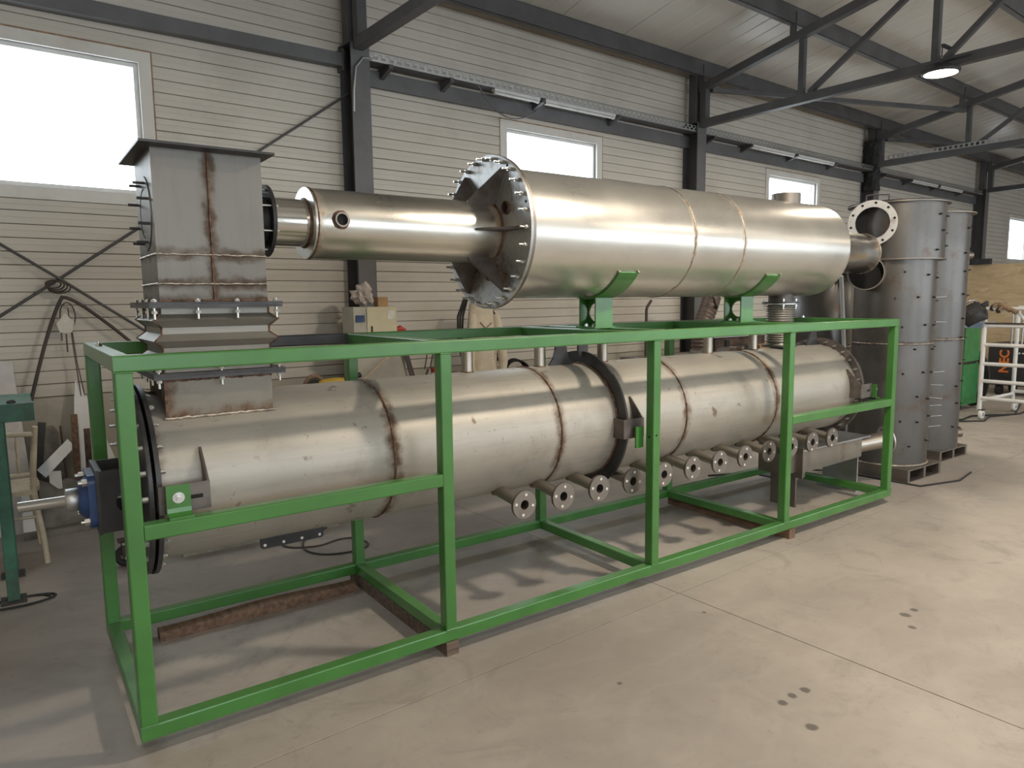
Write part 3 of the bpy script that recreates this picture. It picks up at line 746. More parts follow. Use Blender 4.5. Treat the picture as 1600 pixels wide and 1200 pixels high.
# nozzles with flanges along the bottom
NX = [1.805 + 0.2585 * k for k in range(12)]
pm = MB(); pm.tube((0, 0.29, 0.032), (0, 0.014, 0.0), 0.031, 0.025, 20); pm = pm.mesh('nozzle', 'nozzle')
fm = MB(); fm.tube((0, 0.016, 0), (0, 0, 0), 0.073, 0.025, 32); fm = fm.mesh('flange', 'flange')
bm_ = MB(); bm_.cyl((0, 0.001, 0), (0, -0.0015, 0), 0.0078, n=10); bm_ = bm_.mesh('bolt_hole', 'paper')
wm = MB(); wm.ring((0, 0, 0), (0, 1, 0.5), 0.034, 0.006, 24, 6, 0.001); wm = wm.mesh('weld_seam', 'weld')
NY, NZ = 0.115, 0.598
for x in NX:
    n_ = inst(pm, 'nozzle', dr, (x, NY, NZ))
    f_ = inst(fm, 'flange', n_, (x, NY, NZ))
    for k in range(4):
        a = PI / 4 + k * PI / 2 + 0.6
        bo = bpy.data.objects.new('bolt_hole', bm_); COL.objects.link(bo); bo.parent = f_; bo.location = (0.053 * math.cos(a), 0, 0.053 * math.sin(a))
    inst(wm, 'weld_seam', n_, (x, NY + 0.245, NZ + 0.028))
# short pipes on top
for x in (1.734, 2.23, 2.724, 3.728, 4.239):
    o = MB().tube((x, DY, DZ + DR - .02), (x, DY, 1.415), 0.032, 0.027, 24).build('top_pipe', 'nozzle', dr)
    MB().ring((x, DY, DZ + DR - .002), (0, 0, 1), 0.034, 0.006, 24, 6, .001).build('weld_seam', 'weld', o)
# lifting lugs
def lug(x, y, top=1.40, wt=0.042, wb=0.095, mat='darkplate'):
    b = MB(); pts = []
    z0 = DZ + math.sqrt(DR ** 2 - (y - DY) ** 2) - .01
    rr = [(wb, z0), (wb * .93, z0 + .012), (wt * 1.35, z0 + .055), (wt, z0 + .10), (wt, top)]
    poly = [(x + w, y, z) for w, z in rr] + [(x - w, y, z) for w, z in rr[::-1]]
    b.prism(poly, (0, 0.016, 0)); return b.build('lifting_lug', mat, dr)
lug(2.379, 0.515); lug(5.00, 0.515)
b = MB(); b.box(2.50, 2.575, 0.50, 0.516, 1.30, 1.41); b.build('lifting_lug', 'darkplate', dr)
# mounting brackets on the side
def bracket(x0, x1, horn, y=0.105, z0=0.862, z1=0.968):
    b = MB(); t = 0.008
    b.box(x0, x1, y, y + t, z0, z1)
    for xx in (x0, x1 - t):
        b.box(xx, xx + t, y + t, 0.225, z0, z1)
    xh = x1 - t if horn > 0 else x0
    b.prism([(xh, y + t, z1), (xh, 0.212, z1), (xh, 0.233, z1 + .11), (xh, 0.218, z1 + .11)], (t, 0, 0))
    o = b.build('mounting_bracket', 'gusset', dr)
    b = MB(); b.box(x0 + 0.55 * (x1 - x0), x0 + 0.85 * (x1 - x0), y - .0008, y + .0008, z0 + .045, z0 + .06); b.build('slot', 'hole', o)
    b = MB(); b.path([(xh + t / 2, 0.20 + 0.002 * k, z0 + 0.02 * k) for k in range(11)], 0.006, 6); b.build('weld_seam', 'weld', o)
bracket(0.125, 0.305, 1); bracket(2.50, 2.66, 1, 0.112, 0.852, 0.962); bracket(5.00, 5.16, -1, 0.105, 0.862, 0.968)
# bottom outlet plate
b = MB(); b.box(0.60, 0.895, 0.40, 0.66, 0.515, 0.527); b.box(0.605, 0.89, 0.535, 0.545, 0.505, 0.585)
b = MB(); b.prism([(0.595, 0.53, 0.515), (0.605, 0.53, 0.507), (0.885, 0.53, 0.507), (0.895, 0.53, 0.515), (0.895, 0.53, 0.585), (0.595, 0.53, 0.585)], (0, 0.01, 0)); b.box(0.62, 0.87, 0.54, 0.70, 0.55, 0.60)
o = b.build('outlet_plate', 'dark', dr)
for k in range(4):
    b = MB(); x = 0.615 + k * 0.0867; b.cyl((x, 0.5305, 0.523), (x, 0.529, 0.523), 0.007, n=12); b.build('bolt_hole', 'paper', o)
# drive end: black bearing bracket, blue flange bearing, polished shaft
BZ = 0.868
b = MB(); y0, y1 = 0.415, 0.655; z0, z1 = BZ - .125, BZ + .125; xA, xB = -0.035, 0.10; t = .010
b.box(xA, xA + t, y0, y1, z0, z1)
b.box(xA + t, xB, y1 - t, y1, z0, z1)
# near side plate with a round window
n = 28; hc = ((xA + xB) / 2 + .03, BZ - .01); hr = 0.045
outer, inner = hole_plate(xA + t, xB, z0, z1, hc[0], hc[1], hr); n = len(outer)
for yy in (y0, y0 + t):
    b.add([Vector((p, yy, q)) for p, q in outer] + [Vector((p, yy, q)) for p, q in inner], [(k, (k + 1) % n, n + (k + 1) % n, n + k) for k in range(n)])
b.add([Vector((p, yy, q)) for yy in (y0, y0 + t) for p, q in inner], [(k, (k + 1) % n, n + (k + 1) % n, n + k) for k in range(n)])
br = b.build('bearing_bracket', 'dark', dr)
b = MB(); b.box(xA - .012, xA, y0 - .004, y1 + .004, z0 - .004, z1 + .004); o = b.build('bracket_flange', 'darkplate', br)
b = MB(); xq = xA - .012
prof = []
for cx, cy, a0 in ((1, 1, 0), (-1, 1, PI / 2), (-1, -1, PI), (1, -1, 1.5 * PI)):
    for k in range(5): a = a0 + k * PI / 8; prof.append((0.535 + cx * .075 + .032 * math.cos(a), BZ + cy * .075 + .032 * math.sin(a)))
b.prism([(xq, p, q) for p, q in prof], (-.026, 0, 0)); b.lathe((0, DY, BZ), (-1, 0, 0), [(-xq + .026, 0.085), (-xq + .045, 0.072), (-xq + .055, 0.06), (-xq + .055, 0.0)], 40)
o = b.build('flange_bearing', 'blue', dr)
BH = MB(); BH.cyl((0, 0, 0), (-.018, 0, 0), 0.015, n=6, smooth=False); BH.cyl((0, 0, 0), (-.03, 0, 0), 0.008, n=10); BH = BH.mesh('bolt', 'zinc')
for sy in (-1, 1):
    for sz in (-1, 1): inst(BH, 'bolt', o, (xq - .026, 0.535 + sy * .078, BZ + sz * .078))
MB().lathe((0, DY, BZ), (-1, 0, 0), [(0.10, 0.043), (0.103, 0.046), (0.143, 0.046), (0.146, 0.043), (0.146, 0.02)], 40).build('lock_collar', 'galv', dr)
MB().lathe((0, DY, BZ), (-1, 0, 0), [(-0.10, 0.0205), (0.300, 0.0205), (0.303, 0.0185), (0.303, 0.0)], 40).build('drive_shaft', 'shaft', dr)

# ================================================================== SQUARE BELLOWS DUCT
bd = thing('bellows_duct', 'square sheet-metal bellows duct between the drum inlet and the tall duct box', 'duct', (0.415, 0.52, 1.357))
plate_frame(b := MB(), FX0, FX1, FY0, FY1, 1.3575, 1.369, 0.052); b.build('flange_plate', 'darkplate', bd)
def sq(e, z): return [Vector((sx0 - e, sy0 - e, z)), Vector((sx1 + e, sy0 - e, z)), Vector((sx1 + e, sy1 + e, z)), Vector((sx0 - e, sy1 + e, z))]
lev = [(0.0, 1.369), (0.0, 1.385), (0.032, 1.412), (0.0, 1.440), (0.0, 1.465), (0.032, 1.493), (0.0, 1.520), (0.0, 1.545), (0.032, 1.573), (0.0, 1.598), (0.0, 1.623)]
b = MB(); b.loft([sq(e, z) for e, z in lev], False); b.build('folded_sides', 'bell', bd)
b = MB()
for (cx, cy, dx, dy) in ((sx0, sy0, -1, -1), (sx1, sy0, 1, -1), (sx0, sy1, -1, 1), (sx1, sy1, 1, 1)):
    b.path([(cx + dx * (e + .001), cy + dy * (e + .001), z) for e, z in lev], 0.004, 6)
b.build('corner_weld', 'weld', bd)
plate_frame(b := MB(), FX0, FX1, FY0, FY1, 1.623, 1.634, 0.052); fp = b.build('flange_plate', 'darkplate', bd)

# ================================================================== TALL DUCT BOX
tb = thing('duct_box', 'tall rectangular sheet-metal duct box with an overhanging top plate', 'duct', (0.415, 0.52, 1.6345))
plate_frame(b := MB(), FX0, FX1, FY0, FY1, 1.6345, 1.646, 0.052); fp2 = b.build('flange_plate', 'darkplate', tb)
for xx in (FX0 + .02, 0.34, 0.49, FX1 - .02):
    for yy in (FY0 + .02, FY1 - .02): inst(VB, 'bolt', fp2, (xx, yy, 1.613))
for yy in (0.44, 0.60):
    for xx in (FX0 + .02, FX1 - .02): inst(VB, 'bolt', fp2, (xx, yy, 1.613))
b = MB()
for (z0, z1) in ((1.646, 1.716), (1.718, 1.831), (1.833, 2.232)):
    o = MB().box(sx0, sx1, sy0, sy1, z0, z1).build('shell_band', 'duct', tb)
b = MB()
for z in (1.717, 1.832):
    for (p0, p1) in (((sx0, sy0 - .001), (sx1, sy0 - .001)), ((sx0 - .001, sy0), (sx0 - .001, sy1)), ((sx1 + .001, sy0), (sx1 + .001, sy1))):
        b.path([(p0[0] + (p1[0] - p0[0]) * k / 36, p0[1] + (p1[1] - p0[1]) * k / 36, z + random.uniform(-.0015, .0015)) for k in range(37)], 0.0045, 6)
b.build('weld_seam', 'weldlite', tb)
b = MB(); b.path([(0.413 + random.uniform(-.0015, .0015), sy0 - .001, 1.65 + k * .58 / 60) for k in range(61)], 0.005, 6); b.build('weld_seam', 'weld', tb)
b = MB(); b.path([(sx0 + k * (sx1 - sx0) / 30, sy0 - .003, 1.65) for k in range(31)], 0.006, 6); b.build('weld_seam', 'weld', tb)
MB().box(0.160, 0.655, 0.238, 0.79, 2.232, 2.241).build('top_plate', 'darkplate', tb)
# studs and blank ring on the left side
b = MB(); b.tube((sx0 + .002, 0.52, 2.0), (sx0 - .004, 0.52, 2.0), 0.148, 0.098, 48); b.cyl((sx0 + .002, 0.52, 2.0), (sx0 - .002, 0.52, 2.0), 0.094, n=40); b.build('blank_flange', 'duct', tb)
bolts_circle(tb, bolt_mesh('stud', 0.010, 0.045, 'darkplate', False), sx0, 0.52, 2.0, 0.125, 8, 0.39, 'stud')
# outlet flange on the right side
b = MB(); b.tube((0.622, DY, 2.0), (0.634, DY, 2.0), 0.157, 0.105, 48); b.tube((0.634, DY, 2.0), (0.682, DY, 2.0), 0.107, 0.10, 40)
o = b.build('outlet_flange', 'dark', tb)
bolts_circle(o, bolt_mesh('bolt', 0.009, 0.085, 'zinc', False), 0.709, DY, 2.0, 0.138, 8, 0.39)

# ================================================================== UPPER VESSEL
VZ = 2.0
vs = thing('horizontal_vessel', 'big shiny horizontal stainless vessel on green saddles above the frame', 'vessel', (0, 0, 0))
VR = 0.351
for a, c in ((1.905, 3.165), (3.165, 3.645), (3.645, 4.90)):
    MB().lathe((0, DY, VZ), (1, 0, 0), [(a + .0008, VR), (c - .0008, VR)], 120).build('shell_section', 'vessel', vs)
for s in (3.165, 3.645): MB().ring((s, DY, VZ), (1, 0, 0), VR, 0.004, 140, 6, .0012).build('weld_seam', 'weldlite', vs)
MB().lathe((0, DY, VZ), (1, 0, 0), [(4.90, VR), (4.912, VR - .004), (4.922, VR - .016), (4.924, VR - .03), (4.926, 0.15)], 96).build('end_cap', 'vessel', vs)
MB().tube((1.889, DY, VZ), (1.904, DY, VZ), 0.407, VR - .01, 96).build('shell_flange', 'flange', vs)
cv = MB().tube((1.872, DY, VZ), (1.888, DY, VZ), 0.407, 0.15, 96).build('cover_flange', 'ground', vs)
bolts_circle(cv, STUDL, 1.872, DY, VZ, 0.385, 28)
eh = MB(); eh.cyl((0.0005, 0, 0), (-0.0012, 0, 0), 0.008, n=10); eh = eh.mesh('bolt_hole', 'hole')
for k in (3, 7, 9, 12): 
    a = (k + .5) * 2 * PI / 28; inst(eh, 'bolt_hole', cv, (1.872, DY + .385 * math.cos(a), VZ + .385 * math.sin(a)))
for k in range(6):
    a = PI + k * PI / 3
    e = Vector((0, math.cos(a), math.sin(a))); tn = Vector((0, -math.sin(a), math.cos(a)))
    c0 = Vector((1.872, DY, VZ)); th = 0.006
    poly = [c0 + e * .155 - tn * th, c0 + e * .365 - tn * th, c0 + e * .365 - Vector((.02, 0, 0)) - tn * th, c0 + e * .175 - Vector((.17, 0, 0)) - tn * th, c0 + e * .155 - Vector((.17, 0, 0)) - tn * th]
    g = MB().prism(poly, tn * 2 * th).build('gusset', 'gusset', cv)
    b = MB(); b.path([c0 + e * (.165 + .2 * q / 14) - tn * (th + .002) - Vector((.003, 0, 0)) for q in range(15)], 0.006, 6); b.build('weld_seam', 'weld', g)
for a in (PI - .55 + 0.02, PI + 1.57 - .15):
    c0 = Vector((1.872, DY + .225 * math.cos(a), VZ + .225 * math.sin(a)))
    o = MB().tube(c0, c0 - Vector((.012, 0, 0)), 0.034, 0.027, 24).build('port_rim', 'weld', cv)
    MB().cyl(c0 - Vector((.0005, 0, 0)), c0 - Vector((.003, 0, 0)), 0.027, n=20).build('port_hole', 'hole', o)
# inlet pipe and neck
pp = MB().lathe((0, DY, VZ), (1, 0, 0), [(0.878, 0.160), (1.874, 0.160)], 72).build('inlet_pipe', 'pipe', vs)
MB().tube((0.868, DY, VZ), (0.880, DY, VZ), 0.162, 0.106, 64).build('pipe_end_plate', 'zinc', vs)
MB().ring((0.881, DY, VZ), (1, 0, 0), 0.160, 0.0045, 90, 6, .001).build('weld_seam', 'weld', pp)
MB().ring((1.870, DY, VZ), (1, 0, 0), 0.162, 0.0075, 90, 6, .0015).build('weld_seam', 'weld', pp)
MB().lathe((0, DY, VZ), (1, 0, 0), [(0.695, 0.1066), (0.869, 0.1066)], 64).build('neck', 'neck', vs)
MB().ring((0.866, DY, VZ), (1, 0, 0), 0.108, 0.006, 64, 6, .001).build('weld_seam', 'weld', pp)
o = MB().tube((0.683, DY, VZ), (0.699, DY, VZ), 0.157, 0.10, 56).build('neck_flange', 'dark', vs)
bolts_circle(o, bolt_mesh('bolt', 0.0095, 0.014), 0.699, DY, VZ, 0.138, 8, 0.39, flip=True)
sd = Vector((0, -1, 0.02)).normalized(); c0 = Vector((0.983, DY, VZ + .003)) + sd * .150
o = MB().tube(c0, c0 + sd * .028, 0.033, 0.026, 28).build('side_socket', 'flange', pp)
MB().cyl(c0 + sd * .012, c0 + sd * .0135, 0.026, n=24).build('socket_bore', 'hole', o)
MB().ring(c0 + sd * .011, sd, 0.036, 0.006, 30, 6, .0015).build('weld_seam', 'weld', o)
# outlet neck on the right
MB().lathe((0, DY, VZ), (1, 0, 0), [(4.925, 0.166), (5.70, 0.166), (5.712, 0.160), (5.714, 0.0)], 72).build('outlet_neck', 'neck', vs)
MB().ring((5.705, DY, VZ), (1, 0, 0), 0.165, 0.005, 72, 6, .001).build('weld_seam', 'weldlite', vs)
MB().cyl((4.99, DY - .164, VZ + .01), (4.99, DY - .1675, VZ + .01), 0.022, n=20).build('neck_hole', 'hole', vs)
MB().tube((4.594, DY, VZ + VR - .02), (4.594, DY, 2.413), 0.105, 0.098, 40).build('top_stub', 'flange', vs)
o = MB().tube((4.565, DY, VZ - VR - .05), (4.565, DY, VZ - VR + .02), 0.088, 0.08, 40).build('bottom_stub', 'gusset', vs)
MB().tube((4.565, DY, 1.594), (4.565, DY, 1.604), 0.132, 0.08, 48).build('stub_flange', 'darkplate', o)
# green saddles: curved strap on a short I-beam with a hole in its web
for sxc in (2.66, 4.045):
    sdl = bpy.data.objects.new('saddle', None); COL.objects.link(sdl); sdl.parent = vs; sdl.location = (sxc, DY, FZ1)
    b = MB(); n = 26; rin, rou = VR + .0005, VR + .0105; w = 0.0775; r_ = []
    for k in range(n + 1):
        a = math.radians(216 + 108 * k / n); e = (math.cos(a), math.sin(a))
        r_.append([Vector((sxc - w, DY + rin * e[0], VZ + rin * e[1])), Vector((sxc + w, DY + rin * e[0], VZ + rin * e[1])), Vector((sxc + w, DY + rou * e[0], VZ + rou * e[1])), Vector((sxc - w, DY + rou * e[0], VZ + rou * e[1]))])
    b.loft(r_); b.build('strap', 'green', sdl)
    b = MB()
    for xx in (sxc - w, sxc + w):
        a0 = math.radians(215.5); b.path([(xx + d, DY + (rin + .004) * math.cos(a0), VZ + (rin + .004) * math.sin(a0)) for d in (-.008, 0, .008)], 0.007, 6)
    b.build('strap_weld', 'weldlite', sdl)
    zt = VZ - VR - .006; bz = FZ1 + .010
    y0, y1 = 0.45, 0.60
    MB().box(sxc - .085, sxc + .085, y0 - .012, y1 + .012, FZ1, bz).build('base_plate', 'green', sdl)
    for yy in (y0, y1 - .01):
        MB().box(sxc - .069, sxc + (.069 if yy == y0 else .006), yy, yy + .01, bz, zt + .004).build('beam_flange', 'green', sdl)
    # web with round hole
    n = 32; cy, cz = (y0 + y1) / 2, (bz + zt) / 2; hr = 0.056; hw, hh = (y1 - y0) / 2 - .01, (zt - bz) / 2
    outer, inner = hole_plate(cy - hw, cy + hw, cz - hh, cz + hh, cy, cz, hr); n = len(outer)
    b = MB()
    for xx in (sxc - .004, sxc + .004):
        b.add([Vector((xx, p, q)) for p, q in outer + inner], [(k, (k + 1) % n, n + (k + 1) % n, n + k) for k in range(n)])
    b.add([Vector((xx, p, q)) for xx in (sxc - .004, sxc + .004) for p, q in inner], [(k, (k + 1) % n, n + (k + 1) % n, n + k) for k in range(n)])
    b.build('beam_web', 'green', sdl)
    for dx in (-.045, .045):
        for yy in (y0 + .04, y1 - .04):
            o = bpy.data.objects.new('bolt', hx); COL.objects.link(o); o.parent = sdl; o.location = (dx, yy - DY, .0105)
# metal bellows below the vessel
mb_ = thing('metal_bellows', 'ribbed round metal bellows joining the vessel outlet to the drum', 'bellows', (4.565, DY, 1.25))
prof = [(0.02, 0.09), (0.05, 0.09)]
for k in range(16):
    z = 0.05 + k * 0.0175; prof += [(z, 0.088), (z + .005, 0.103), (z + .0095, 0.103), (z + .0145, 0.088)]
prof += [(0.335, 0.088), (0.343, 0.088)]
MB().lathe((4.565, DY, 1.25), (0, 0, 1), prof, 40).build('ribbed_hose', 'bell', mb_)
MB().tube((4.565, DY, 1.583), (4.565, DY, 1.593), 0.130, 0.085, 48).build('top_flange', 'galv', mb_)
MB().tube((4.565, DY, 1.262), (4.565, DY, 1.274), 0.128, 0.085, 48).build('bottom_flange', 'darkplate', mb_)
for k in range(4):
    a = PI / 4 + k * PI / 2; o = bpy.data.objects.new('bolt', VB); COL.objects.link(o); o.parent = mb_; o.location = (0.113 * math.cos(a), 0.113 * math.sin(a), 0.333)

# ================================================================== CHUTE UNDER THE DRUM
ch = thing('discharge_chute', 'stainless rectangular discharge chute under the right end of the drum', 'chute', (5.0, 0.5, 0.0))
MB().prism([(4.60, 0.345, 0.285), (5.50, 0.345, 0.300), (5.50, 0.345, 0.455), (4.60, 0.345, 0.455)], (0, 0.33, 0)).build('trough', 'stub', ch)
MB().box(4.60, 5.62, 0.335, 0.70, 0.455, 0.467).build('cover_plate', 'galv', ch)
MB().box(4.585, 4.60, 0.31, 0.70, 0.255, 0.49).build('end_flange', 'flange', ch)
MB().box(4.50, 4.585, 0.36, 0.52, 0.30, 0.44).build('inlet_box', 'flange', ch)
c0 = Vector((5.50, 0.44, 0.375)); c1 = Vector((5.80, 0.30, 0.415))
MB().tube(c0, c1, 0.070, 0.064, 32).build('outlet_pipe', 'nozzle', ch)
d_ = (c1 - c0).normalized()
o = MB().tube(c1, c1 + d_ * .012, 0.115, 0.064, 40).build('outlet_flange', 'galv', ch)
for k in range(6):
    d0, u0, v0 = frame_of(d_); a = k * PI / 3; q = c1 + (u0 * math.cos(a) + v0 * math.sin(a)) * .09
    MB().cyl(q - d_ * .001, q + d_ * .0135, 0.008, n=10).build('bolt_hole', 'hole', o)
b = MB(); b.box(5.47, 5.485, 0.36, 0.67, 0.0, 0.29); b.box(5.42, 5.54, 0.34, 0.69, 0.0, 0.01); b.build('foot_plate', 'galv', ch)
MB().box(4.64, 4.66, 0.40, 0.62, 0.0, 0.285).build('foot_plate', 'flange', ch)
b = MB(); b.box(4.67, 4.80, 0.42, 0.60, 0.215, 0.285); b.build('bottom_outlet', 'flange', ch)

# ================================================================== TALL STEEL CYLINDERS
STM = MB(); STM.cyl((0, 0, 0), (0, -0.022, 0), 0.006, n=8); STM.cyl((0, .002, 0), (0, -.005, 0), 0.0105, n=8); STM = STM.mesh('stud', 'dark')
def studs(parent, cx, cy, r, z0, z1, rows, angs, jit=0.03):
    k = 0
    for i in range(rows):
        z = z0 + (z1 - z0) * i / max(1, rows - 1)
        for a in angs:
            a2 = math.radians(a + (9 if i % 2 else 0)) + random.uniform(-jit, jit); zz = z + random.uniform(-.03, .03)
            o = inst(STM, 'stud', parent, (cx + r * math.cos(a2), cy + r * math.sin(a2), zz)); o.rotation_euler = (random.uniform(-.2, .2), 0, a2 + PI / 2)
def steel_pallet(name, label, x0, x1, y0, y1, h):
    t = thing(name, label, 'pallet', ((x0 + x1) / 2, (y0 + y1) / 2, 0), 'steel pallets')
    MB().box(x0, x1, y0, y1, h - .012, h).build('top_plate', 'flange', t)
    MB().box(x0, x1, y0, y1, 0, .010).build('bottom_plate', 'flange', t)
    for xx in (x0, (x0 + x1) / 2 - .02, x1 - .04): MB().box(xx, xx + .04, y0, y1, .010, h - .012).build('runner', 'flange', t)
    return t
C1 = (6.40, 0.59)
steel_pallet('steel_pallet', 'low welded steel pallet under the flanged tall cylinder', 6.06, 6.68, 0.22, 0.98, 0.115)
ty = thing('tall_cylinder', 'tall dark steel cylinder with two round side openings and a lid', 'cylinder', (C1[0], C1[1], 0.115), 'tall steel cylinders')
MB().lathe((C1[0], C1[1], 0), (0, 0, 1), [(0.115, 0.335), (1.214, 0.335)], 72).build('shell_section', 'tower', ty)
MB().lathe((C1[0], C1[1], 0), (0, 0, 1), [(1.216, 0.335), (1.955, 0.335)], 72).build('shell_section', 'tower', ty)
MB().lathe((C1[0], C1[1], 0), (0, 0, 1), [(1.965, 0.385), (2.452, 0.385)], 72).build('shell_section', 'tower', ty)
MB().tube((C1[0], C1[1], 1.955), (C1[0], C1[1], 1.966), 0.40, 0.33, 72).build('ledge_ring', 'flange', ty)
MB().tube((C1[0], C1[1], 2.446), (C1[0], C1[1], 2.456), 0.418, 0.38, 72).build('rim_flange', 'flange', ty)
MB().lathe((C1[0], C1[1], 0), (0, 0, 1), [(2.457, 0.418), (2.466, 0.418), (2.468, 0.0)], 72, smooth=False).build('lid', 'darkplate', ty)
MB().ring((C1[0], C1[1], 1.215), (0, 0, 1), 0.335, 0.007, 120, 6, .003).build('weld_seam', 'weldlite', ty)
MB().ring((C1[0], C1[1], 0.12), (0, 0, 1), 0.338, 0.008, 100, 6, .002).build('weld_seam', 'weldlite', ty)
MB().path([(6.05, 0.70, 2.466), (6.05, 0.70, 2.53), (6.08, 0.62, 2.535), (6.13, 0.54, 2.53), (6.13, 0.54, 2.466)], 0.008, 8).build('lid_handle', 'steelgrey', ty)
n1 = Vector((-0.86, -0.51, 0.0)).normalized()
c0 = Vector((5.955, 0.585, 2.275))
nz_ = MB().tube(c0 + n1 * -.15, c0 + n1 * .0, 0.150, 0.142, 40).build('side_opening', 'flange', ty)
fo = MB().tube(c0, c0 + n1 * .014, 0.196, 0.136, 56).build('flange_ring', 'ground', nz_)
MB().cyl(c0 - n1 * .10, c0 - n1 * .098, 0.142, n=32).build('bore', 'hole', nz_)
d0, u0, v0 = frame_of(n1)
for k in range(10):
    a = k * PI / 5 + .2; q = c0 + n1 * .0142 + (u0 * math.cos(a) + v0 * math.sin(a)) * .172
    MB().cyl(q, q + n1 * .001, 0.011, n=10).build('bolt_hole', 'hole', fo)
n2 = Vector((-0.93, -0.36, 0.0)).normalized()
c0 = Vector((5.91, 0.60, 1.845))
nz_ = MB().tube(c0 + Vector((.36, .13, 0)), c0, 0.150, 0.142, 40).build('side_opening', 'nozzle', ty)
MB().cyl(c0 - n2 * .06, c0 - n2 * .058, 0.142, n=32).build('bore', 'hole', nz_)
studs(ty, *C1, 0.335, 0.32, 1.82, 8, (212, 243, 274, 305), .09); studs(ty, *C1, 0.385, 2.05, 2.35, 3, (262, 292), .12)
b = MB()
for z in (0.42, 0.52, 0.62, 0.70, 0.82, 0.93, 1.4, 1.62):
    a = math.radians(-42 + random.uniform(-4, 4)); p = Vector((C1[0] + .335 * math.cos(a), C1[1] + .335 * math.sin(a), z)); e = Vector((.9, -.4, random.uniform(-.12, .12)))
    b.path([p, p + e * .1, p + e * .17], 0.0025, 5)
b.build('wire_pin', 'zinc', ty)
b = MB(); a = math.radians(-38); e = Vector((math.cos(a), math.sin(a), 0))
for k in range(16):
    p = Vector((*C1, 0)) + e * .387 + Vector((0, 0, 1.99 + k * .022)); b.path([p, p + Vector((0, 0, .018))], random.uniform(.003, .008), 6)
b.build('weld_patch', 'paper', ty)
C2 = (7.42, 0.74)
steel_pallet('steel_pallet', 'low welded steel pallet under the second tall cylinder, farther right', 7.12, 7.72, 0.42, 1.08, 0.105)
t2 = thing('tall_cylinder', 'tall dark steel cylinder with small stub pipes, behind the lidded one', 'cylinder', (C2[0], C2[1], 0.105), 'tall steel cylinders')
for (z0, z1) in ((.105, 1.209), (1.211, 2.44)): MB().lathe((C2[0], C2[1], 0), (0, 0, 1), [(z0, 0.325), (z1, 0.325)], 72).build('shell_section', 'tower', t2)
MB().tube((C2[0], C2[1], 2.432), (C2[0], C2[1], 2.444), 0.37, 0.31, 64).build('rim_flange', 'flange', t2)
MB().ring((C2[0], C2[1], 1.21), (0, 0, 1), 0.325, 0.006, 100, 6, .003).build('weld_seam', 'weldlite', t2)
for (z, r, ln) in ((2.04, .035, .07), (2.25, .05, .02), (0.22, .045, .07)):
    a = math.radians(-40 if z != 2.25 else -30); e = Vector((math.cos(a), math.sin(a), 0)); p = Vector((*C2, z)) + e * .31
    o = MB().tube(p, p + e * (ln + .015), r, r * .75, 20).build('stub_pipe', 'flange', t2); MB().cyl(p + e * .02, p + e * .022, r * .75, n=16).build('bore', 'hole', o)
studs(t2, *C2, 0.325, 0.32, 2.3, 10, (262, 288, 314), .1)
b = MB()
for k in range(26):
    a = math.radians(-47 + random.uniform(-2, 2)); p = Vector((C2[0] + .327 * math.cos(a), C2[1] + .327 * math.sin(a), 1.3 + k * .043)); b.path([p, p + Vector((0, 0, random.uniform(.01, .04)))], random.uniform(.002, .006), 6)
b.build('weld_patch', 'weldlite', t2)
t3 = thing('tall_cylinder', 'tall dark steel cylinder half hidden behind the right end of the vessel', 'cylinder', (7.1, 1.75, 0), 'tall steel cylinders')
MB().lathe((7.1, 1.75, 0), (0, 0, 1), [(0.0, 0.34), (1.2, 0.34), (1.95, 0.34), (1.951, 0.0)], 64).build('shell_section', 'tower', t3)
MB().tube((7.1, 1.75, 1.94), (7.1, 1.75, 1.952), 0.38, 0.33, 64).build('rim_flange', 'flange', t3)
MB().ring((7.1, 1.75, 1.1), (0, 0, 1), 0.34, 0.006, 90, 6, .002).build('weld_seam', 'weldlite', t3)

# ================================================================== TIMBERS UNDER THE FRAME
def timber(x0, x1, y0, y1, z1, mat, label, wavy=0):
    b = MB(); n = 14; rg = []
    along_x = (x1 - x0) > (y1 - y0)
    for k in range(n + 1):
        s_ = k / n; zt = z1 - (wavy * (0.5 + 0.5 * math.sin(7 * s_ + 1)) if wavy else random.uniform(0, .0015)) if (wavy) else z1 - random.uniform(0, .001)
        if along_x: x = x0 + (x1 - x0) * s_; rg.append([Vector((x, y0, 0)), Vector((x, y1, 0)), Vector((x, y1, zt)), Vector((x, y0, zt))])
        else: y = y0 + (y1 - y0) * s_; rg.append([Vector((x0, y, 0)), Vector((x1, y, 0)), Vector((x1, y, zt)), Vector((x0, y, zt))])
    b.loft(rg); solo('timber_beam', b, mat, label, 'beam', 'timbers on the floor')
timber(0.21, 1.225, 0.955, 1.03, 0.060, 'timber2', 'rough brown plank on the floor inside the left bay of the frame', .014)
timber(1.262, 1.325, -0.006, 1.13, 0.065, 'timber', 'weathered timber carrying the frame under its second post')
timber(3.945, 4.01, -0.010, 1.08, 0.065, 'timber2', 'brown timber carrying the frame under its fourth post')

